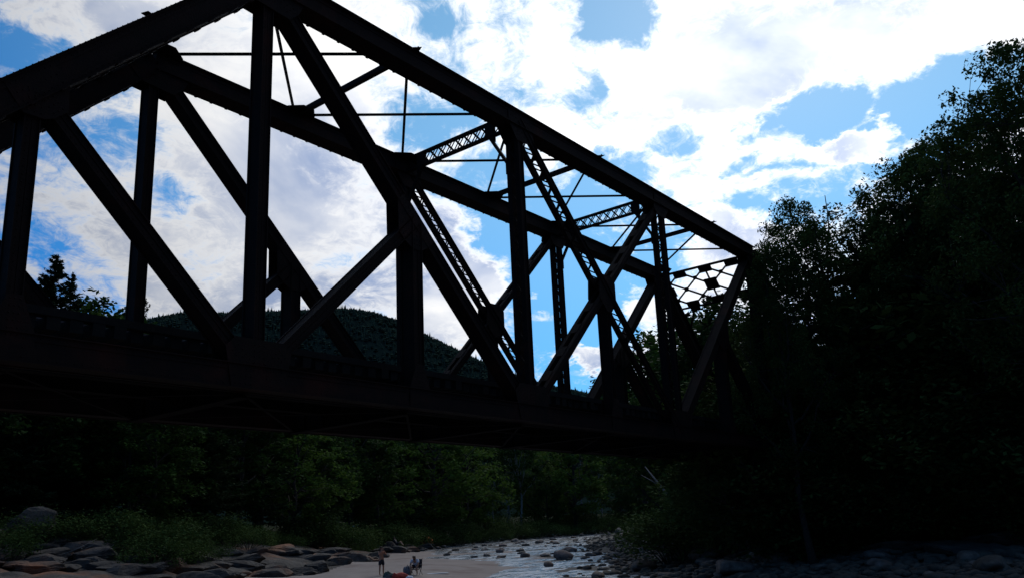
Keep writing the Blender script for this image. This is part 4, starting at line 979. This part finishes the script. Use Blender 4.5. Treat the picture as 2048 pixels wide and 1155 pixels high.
def person(loc, rz, J_, label, scale, shirt=None, shorts=CLOTHD, skin=SKIN, hair=HAIR, long_legs=False):
    """J_: joint positions (metres, +x is forward, +y left) of one posed figure"""
    root = empty("person", loc, rz, scale); tag(root, label, "person")
    V = []; E = []; R_ = []; ix = {}
    def ad(n, p, r, par=None):
        V.append(np.array(p, float)); R_.append(r); ix[n] = len(V) - 1
        if par is not None: E.append((ix[par], ix[n]))
    J = {k: np.array(v, float) for k, v in J_.items()}
    ad('pelvis', J['pelvis'], (.15, .11)); mid = (J['pelvis'] + J['chest']) / 2; ad('waist', mid, (.125, .095), 'pelvis'); ad('chest', J['chest'], (.155, .11), 'waist')
    ad('neck', J['neck'], .055, 'chest'); hd = J['head'] - J['neck']; ad('jaw', J['neck'] + hd * .55 + np.array([.025, 0, 0]), (.062, .07), 'neck'); ad('skull', J['head'], (.078, .092), 'jaw'); ad('crown', J['head'] + hd / np.linalg.norm(hd) * .07, (.055, .065), 'skull')
    for s in ('l', 'r'):
        ad('sh' + s, J['sh' + s], .060, 'chest'); ad('el' + s, J['el' + s], .042, 'sh' + s); ad('wr' + s, J['wr' + s], .028, 'el' + s)
        fd = J['wr' + s] - J['el' + s]; fd /= np.linalg.norm(fd); sd_ = np.cross(fd, [0, 0, 1.]); 
        if np.linalg.norm(sd_) < .2: sd_ = np.array([0, 1., 0])
        sd_ /= np.linalg.norm(sd_); nn = np.cross(sd_, fd); pm = J['wr' + s] + fd * .065; ad('pm' + s, pm, (.036, .016), 'wr' + s)
        for k, (o_, l_) in enumerate(((-.030, .070), (-.010, .082), (.010, .076), (.030, .060))):
            a = pm + fd * .03 + sd_ * o_; ad(f'f{k}' + s, a + fd * l_ * .5 + nn * .006, .009, 'pm' + s); ad(f'g{k}' + s, a + fd * l_ * .85 + nn * .025, .008, f'f{k}' + s)
        ad('th' + s, J['wr' + s] + fd * .045 - sd_ * .045, .011, 'wr' + s); ad('ti' + s, J['wr' + s] + fd * .085 - sd_ * .055, .009, 'th' + s)
        ad('hp' + s, J['hp' + s], .095, 'pelvis'); ad('kn' + s, J['kn' + s], .058, 'hp' + s); sh = J['kn' + s] * .7 + J['an' + s] * .3; ad('cf' + s, sh, .055, 'kn' + s); ad('an' + s, J['an' + s], .038, 'cf' + s)
        ad('to' + s, J['to' + s], (.042, .03), 'an' + s)
    body = skin_chain("body", V, E, R_, skin, root, sub=2)
    # nose and ears, eyes
    h = J['head']; mb = MB(); mb.tube([h + [.075, 0, .02], h + [.105, 0, -.015], h + [.085, 0, -.03]], [.008, .014, .008], 6)
    for sg in (-1, 1): mb.tube([h + [.0, sg * .085, .015], h + [-.01, sg * .095, -.005], h + [.0, sg * .083, -.03]], [.012, .016, .008], 6)
    mb.build("face_features", skin, root, smooth=True)
    mb = MB()
    for sg in (-1, 1): mb.box(h + [.085, sg * .032, .012], (.008, .02, .009))
    mb.box(h + [.082, 0, -.052], (.008, .04, .006)); mb.build("eyes_and_mouth", HAIR, root)
    skin_chain("hair", [h + [-.02, 0, .0], h + [-.012, 0, .055], h + [.03, 0, .085], h + [-.05, 0, -.02]], [(0, 1), (1, 2), (0, 3)], [(.088, .098), (.080, .092), (.045, .06), (.06, .07)], hair, root, sub=2)
    # shorts: pelvis and thighs
    k = .8; Vs = [J['pelvis'] + (J['chest'] - J['pelvis']) * .22, J['pelvis'], J['hpl'], J['hpl'] + (J['knl'] - J['hpl']) * k, J['hpr'], J['hpr'] + (J['knr'] - J['hpr']) * k]
    skin_chain("shorts", Vs, [(0, 1), (1, 2), (2, 3), (1, 4), (4, 5)], [(.150, .118), (.165, .130), .118, .098, .118, .098], shorts, root, 1, 2)
    if shirt:
        Vs = [J['pelvis'] + (J['chest'] - J['pelvis']) * .08, mid, J['chest'], J['chest'] + (J['neck'] - J['chest']) * .75, J['shl'], J['shl'] + (J['ell'] - J['shl']) * .62, J['shr'], J['shr'] + (J['elr'] - J['shr']) * .62]
        skin_chain("shirt", Vs, [(0, 1), (1, 2), (2, 3), (2, 4), (4, 5), (2, 6), (6, 7)], [(.165, .135), (.152, .125), (.178, .135), (.075, .07), .085, .072, .085, .072], shirt, root, 1, 2)
    return root

x, y, z = survey(763, 1150)
person((x, y, z), face_cam(x, y) + .5, dict(pelvis=(0, 0, .95), chest=(.0, 0, 1.28), neck=(.01, 0, 1.46), head=(.03, 0, 1.60), shl=(0, .18, 1.38), shr=(0, -.18, 1.38), ell=(.17, .25, 1.22), elr=(.17, -.25, 1.22),
       wrl=(.20, .09, 1.43), wrr=(.20, -.09, 1.43), hpl=(0, .09, .90), hpr=(0, -.09, .90), knl=(.03, .12, .50), knr=(0, -.11, .50), anl=(-.01, .13, .08), anr=(-.02, -.12, .08), tol=(.13, .15, .04), tor=(.12, -.14, .04)),
       "bare chested person standing on the sand in dark shorts, hands raised to the face", .98 * (survey(763, 1150)[0] - CAM[0]) / 42.0 if False else .87, skin=SKIN2)
# seated person on a folding chair
x, y, z = survey(833, 1149)
fz = face_cam(x, y) - .35
person((x, y, z), fz, dict(pelvis=(0, 0, .50), chest=(.20, 0, .82), neck=(.31, 0, .96), head=(.42, 0, 1.03), shl=(.24, .20, .88), shr=(.24, -.20, .88), ell=(.40, .26, .62), elr=(.42, -.24, .60),
       wrl=(.52, .20, .40), wrr=(.60, -.16, .36), hpl=(.03, .10, .50), hpr=(.03, -.10, .50), knl=(.45, .17, .52), knr=(.45, -.17, .50), anl=(.40, .19, .10), anr=(.52, -.20, .09), tol=(.54, .22, .04), tor=(.66, -.22, .04)),
       "person in a white shirt bending forward on a folding chair", .90, shirt=WHITE)
def folding_chair(loc, rz):
    root = empty("folding_chair", loc, rz, .90); tag(root, "dark folding camp chair under the person in the white shirt", "chair")
    mb = MB(); mb.box((.02, 0, .36), (.46, .50, .02)); mb.box((.24, 0, .35), (.02, .50, .05)); mb.build("seat", CLOTHD, root)
    mb = MB(); mb.add([(-.20, -.25, .40), (-.20, .25, .40), (-.32, .25, .92), (-.32, -.25, .92), (-.215, -.25, .40), (-.215, .25, .40), (-.335, .25, .92), (-.335, -.25, .92)], [(0, 1, 2, 3), (7, 6, 5, 4), (0, 4, 5, 1), (2, 6, 7, 3), (1, 5, 6, 2), (0, 3, 7, 4)]); mb.build("backrest", CLOTHD, root)
    for sg in (-1, 1):
        mb = MB(); mb.tube([(.26, sg * .27, .0), (-.20, sg * .27, .42), (-.33, sg * .27, .95)], .013, 6); mb.build("leg", STEEL_THIN, root)
        mb = MB(); mb.tube([(-.26, sg * .285, .0), (.24, sg * .285, .40), (.26, sg * .285, .60)], .013, 6); mb.build("leg", STEEL_THIN, root)
        mb = MB(); mb.bar((-.24, sg * .28, .61), (.28, sg * .28, .61), .05, .02); mb.build("armrest", CLOTHD, root)
folding_chair((x, y, z), fz)
# person resting on the ledge further back
x, y, z = at(792, 96); z += .75
person((x, y, z), face_cam(x, y) + 1.2, dict(pelvis=(0, 0, .14), chest=(-.16, 0, .45), neck=(-.22, 0, .62), head=(-.22, 0, .76), shl=(-.17, .19, .54), shr=(-.17, -.19, .54), ell=(-.36, .26, .30), elr=(-.36, -.26, .30),
       wrl=(-.42, .22, .06), wrr=(-.42, -.22, .06), hpl=(.04, .10, .14), hpr=(.04, -.10, .14), knl=(.42, .14, .42), knr=(.45, -.13, .36), anl=(.62, .15, .08), anr=(.72, -.14, .07), tol=(.75, .16, .06), tor=(.85, -.15, .05)),
       "person in dark clothes leaning back on the granite ledge by the bushes", 1.1, shirt=CLOTHD)
def lump(name, px, py, sx, sy, sz, mat, label, cat, seed, extra=None, dz=0):
    import bmesh
    x, y, z = survey(px, py); r = np.random.default_rng(seed); bm = bmesh.new(); bmesh.ops.create_icosphere(bm, subdivisions=3, radius=1.0); k = r.uniform(2, 5, 6)
    for v in bm.verts:
        p = np.array(v.co); q = 1 + .10 * math.sin(k[0] * p[0] * 1.5 + k[1]) + .09 * math.sin(k[2] * p[1] * 2 + k[3] + 2 * p[2]) + .06 * math.sin(k[4] * 2.5 * p[0] + k[5] * p[1])
        v.co = (p[0] * sx * q, p[1] * sy * q, max(p[2] * q, -.35) * sz)
    me = bpy.data.meshes.new(name); bm.to_mesh(me); bm.free(); me.materials.append(mat); me.polygons.foreach_set('use_smooth', [True] * len(me.polygons))
    o = bpy.data.objects.new(name, me); COL.objects.link(o); o.location = (x, y, z + .3 * sz + dz); o.rotation_euler = (0, 0, face_cam(x, y) + math.pi / 2)
    if extra: extra(o, sx, sy, sz)
    return tag(o, label, cat)
def straps(o, sx, sy, sz):
    mb = MB(); mb.tube([(-.3 * sx, -sy * .9, .2 * sz), (-.22 * sx, -sy * .55, .9 * sz), (0, -sy * .1, 1.22 * sz), (.22 * sx, -sy * .55, .9 * sz), (.3 * sx, -sy * .9, .2 * sz)], .018, 5); mb.build("handle", CLOTHD, o)
    mb = MB(); mb.box((0, -sy * .98, .05 * sz), (sx * .9, .06, sz * .7)); mb.build("front_pocket", GREYB, o)
lump("backpack", 815, 1148, .24, .20, .34, GREYB, "rounded grey backpack standing left of the seated person", "bag", 1, straps)
lump("duffel_bag", 776, 1154, .28, .20, .22, TEAL, "dark green duffel bag beside the standing person's feet", "bag", 2, straps)
lump("beach_towel", 803, 1155, .42, .25, .20, REDC, "rumpled heap of red towels on the sand between the bags", "towel", 3)
lump("beach_towel", 790, 1156, .16, .14, .22, REDC, "small red bundle lying on the rumpled red towels", "towel", 6)
lump("beach_towel", 819, 1158, .22, .2, .15, WHITE, "crumpled white towel in front of the grey backpack", "towel", 4)
lump("ground_sheet", 748, 1158, .8, .4, .035, WHITE, "flat pale sheet spread on the sand at the bottom edge", "towel", 5)
lump("beach_towel", 711, 1068, .7, .3, .22, WHITE, "pale bundle of towels left on the ledge by the bushes", "towel", 7, dz=.9)
lump("ground_sheet", 872, 1146, .8, .25, .03, WHITE, "thin pale cloth lying on the sand right of the chair", "towel", 8)
def tent(px, d):
    x, y, z = at(px, d); z += .55; root = empty("small_tent", (x, y, z), face_cam(x, y)); tag(root, "small orange tent pitched among the far bank bushes", "tent")
    mb = MB(); n = 9; rows = []
    for i in range(n):
        a = math.pi * i / (n - 1); rows.append([(u * 1.0 * (1 - .12 * math.sin(a)), -.95 * math.cos(a), 1.05 * math.sin(a) ** .8 * (1 - .35 * abs(u))) for u in (-1, -.5, 0, .5, 1)])
    vs = [p for r_ in rows for p in r_]; mb.add(vs, [(i * 5 + j, i * 5 + j + 1, (i + 1) * 5 + j + 1, (i + 1) * 5 + j) for i in range(n - 1) for j in range(4)])
    mb.add([p for p in (r_[4] for r_ in rows)], [tuple(range(n))]); mb.add([p for p in (r_[0] for r_ in rows)], [tuple(range(n))[::-1]]); mb.build("canopy", ORANGE, root)
    mb = MB(); mb.add([(1.01, -.3, 0), (1.01, .3, 0), (.99, 0, .58), (1.03, -.3, 0), (1.03, .3, 0), (1.01, 0, .58)], [(0, 1, 2), (5, 4, 3), (0, 3, 4, 1), (1, 4, 5, 2), (2, 5, 3, 0)]); mb.build("door_flap", CLOTHD, root)
tent(852, 122)
# protos never planted are removed
for proto in NEARL + UNDER + FARB + BIRCH + CONIF + BUSH:
    if proto[0].name not in FIRST:
        for c in list(proto[0].children): bpy.data.objects.remove(c)
        bpy.data.objects.remove(proto[0])
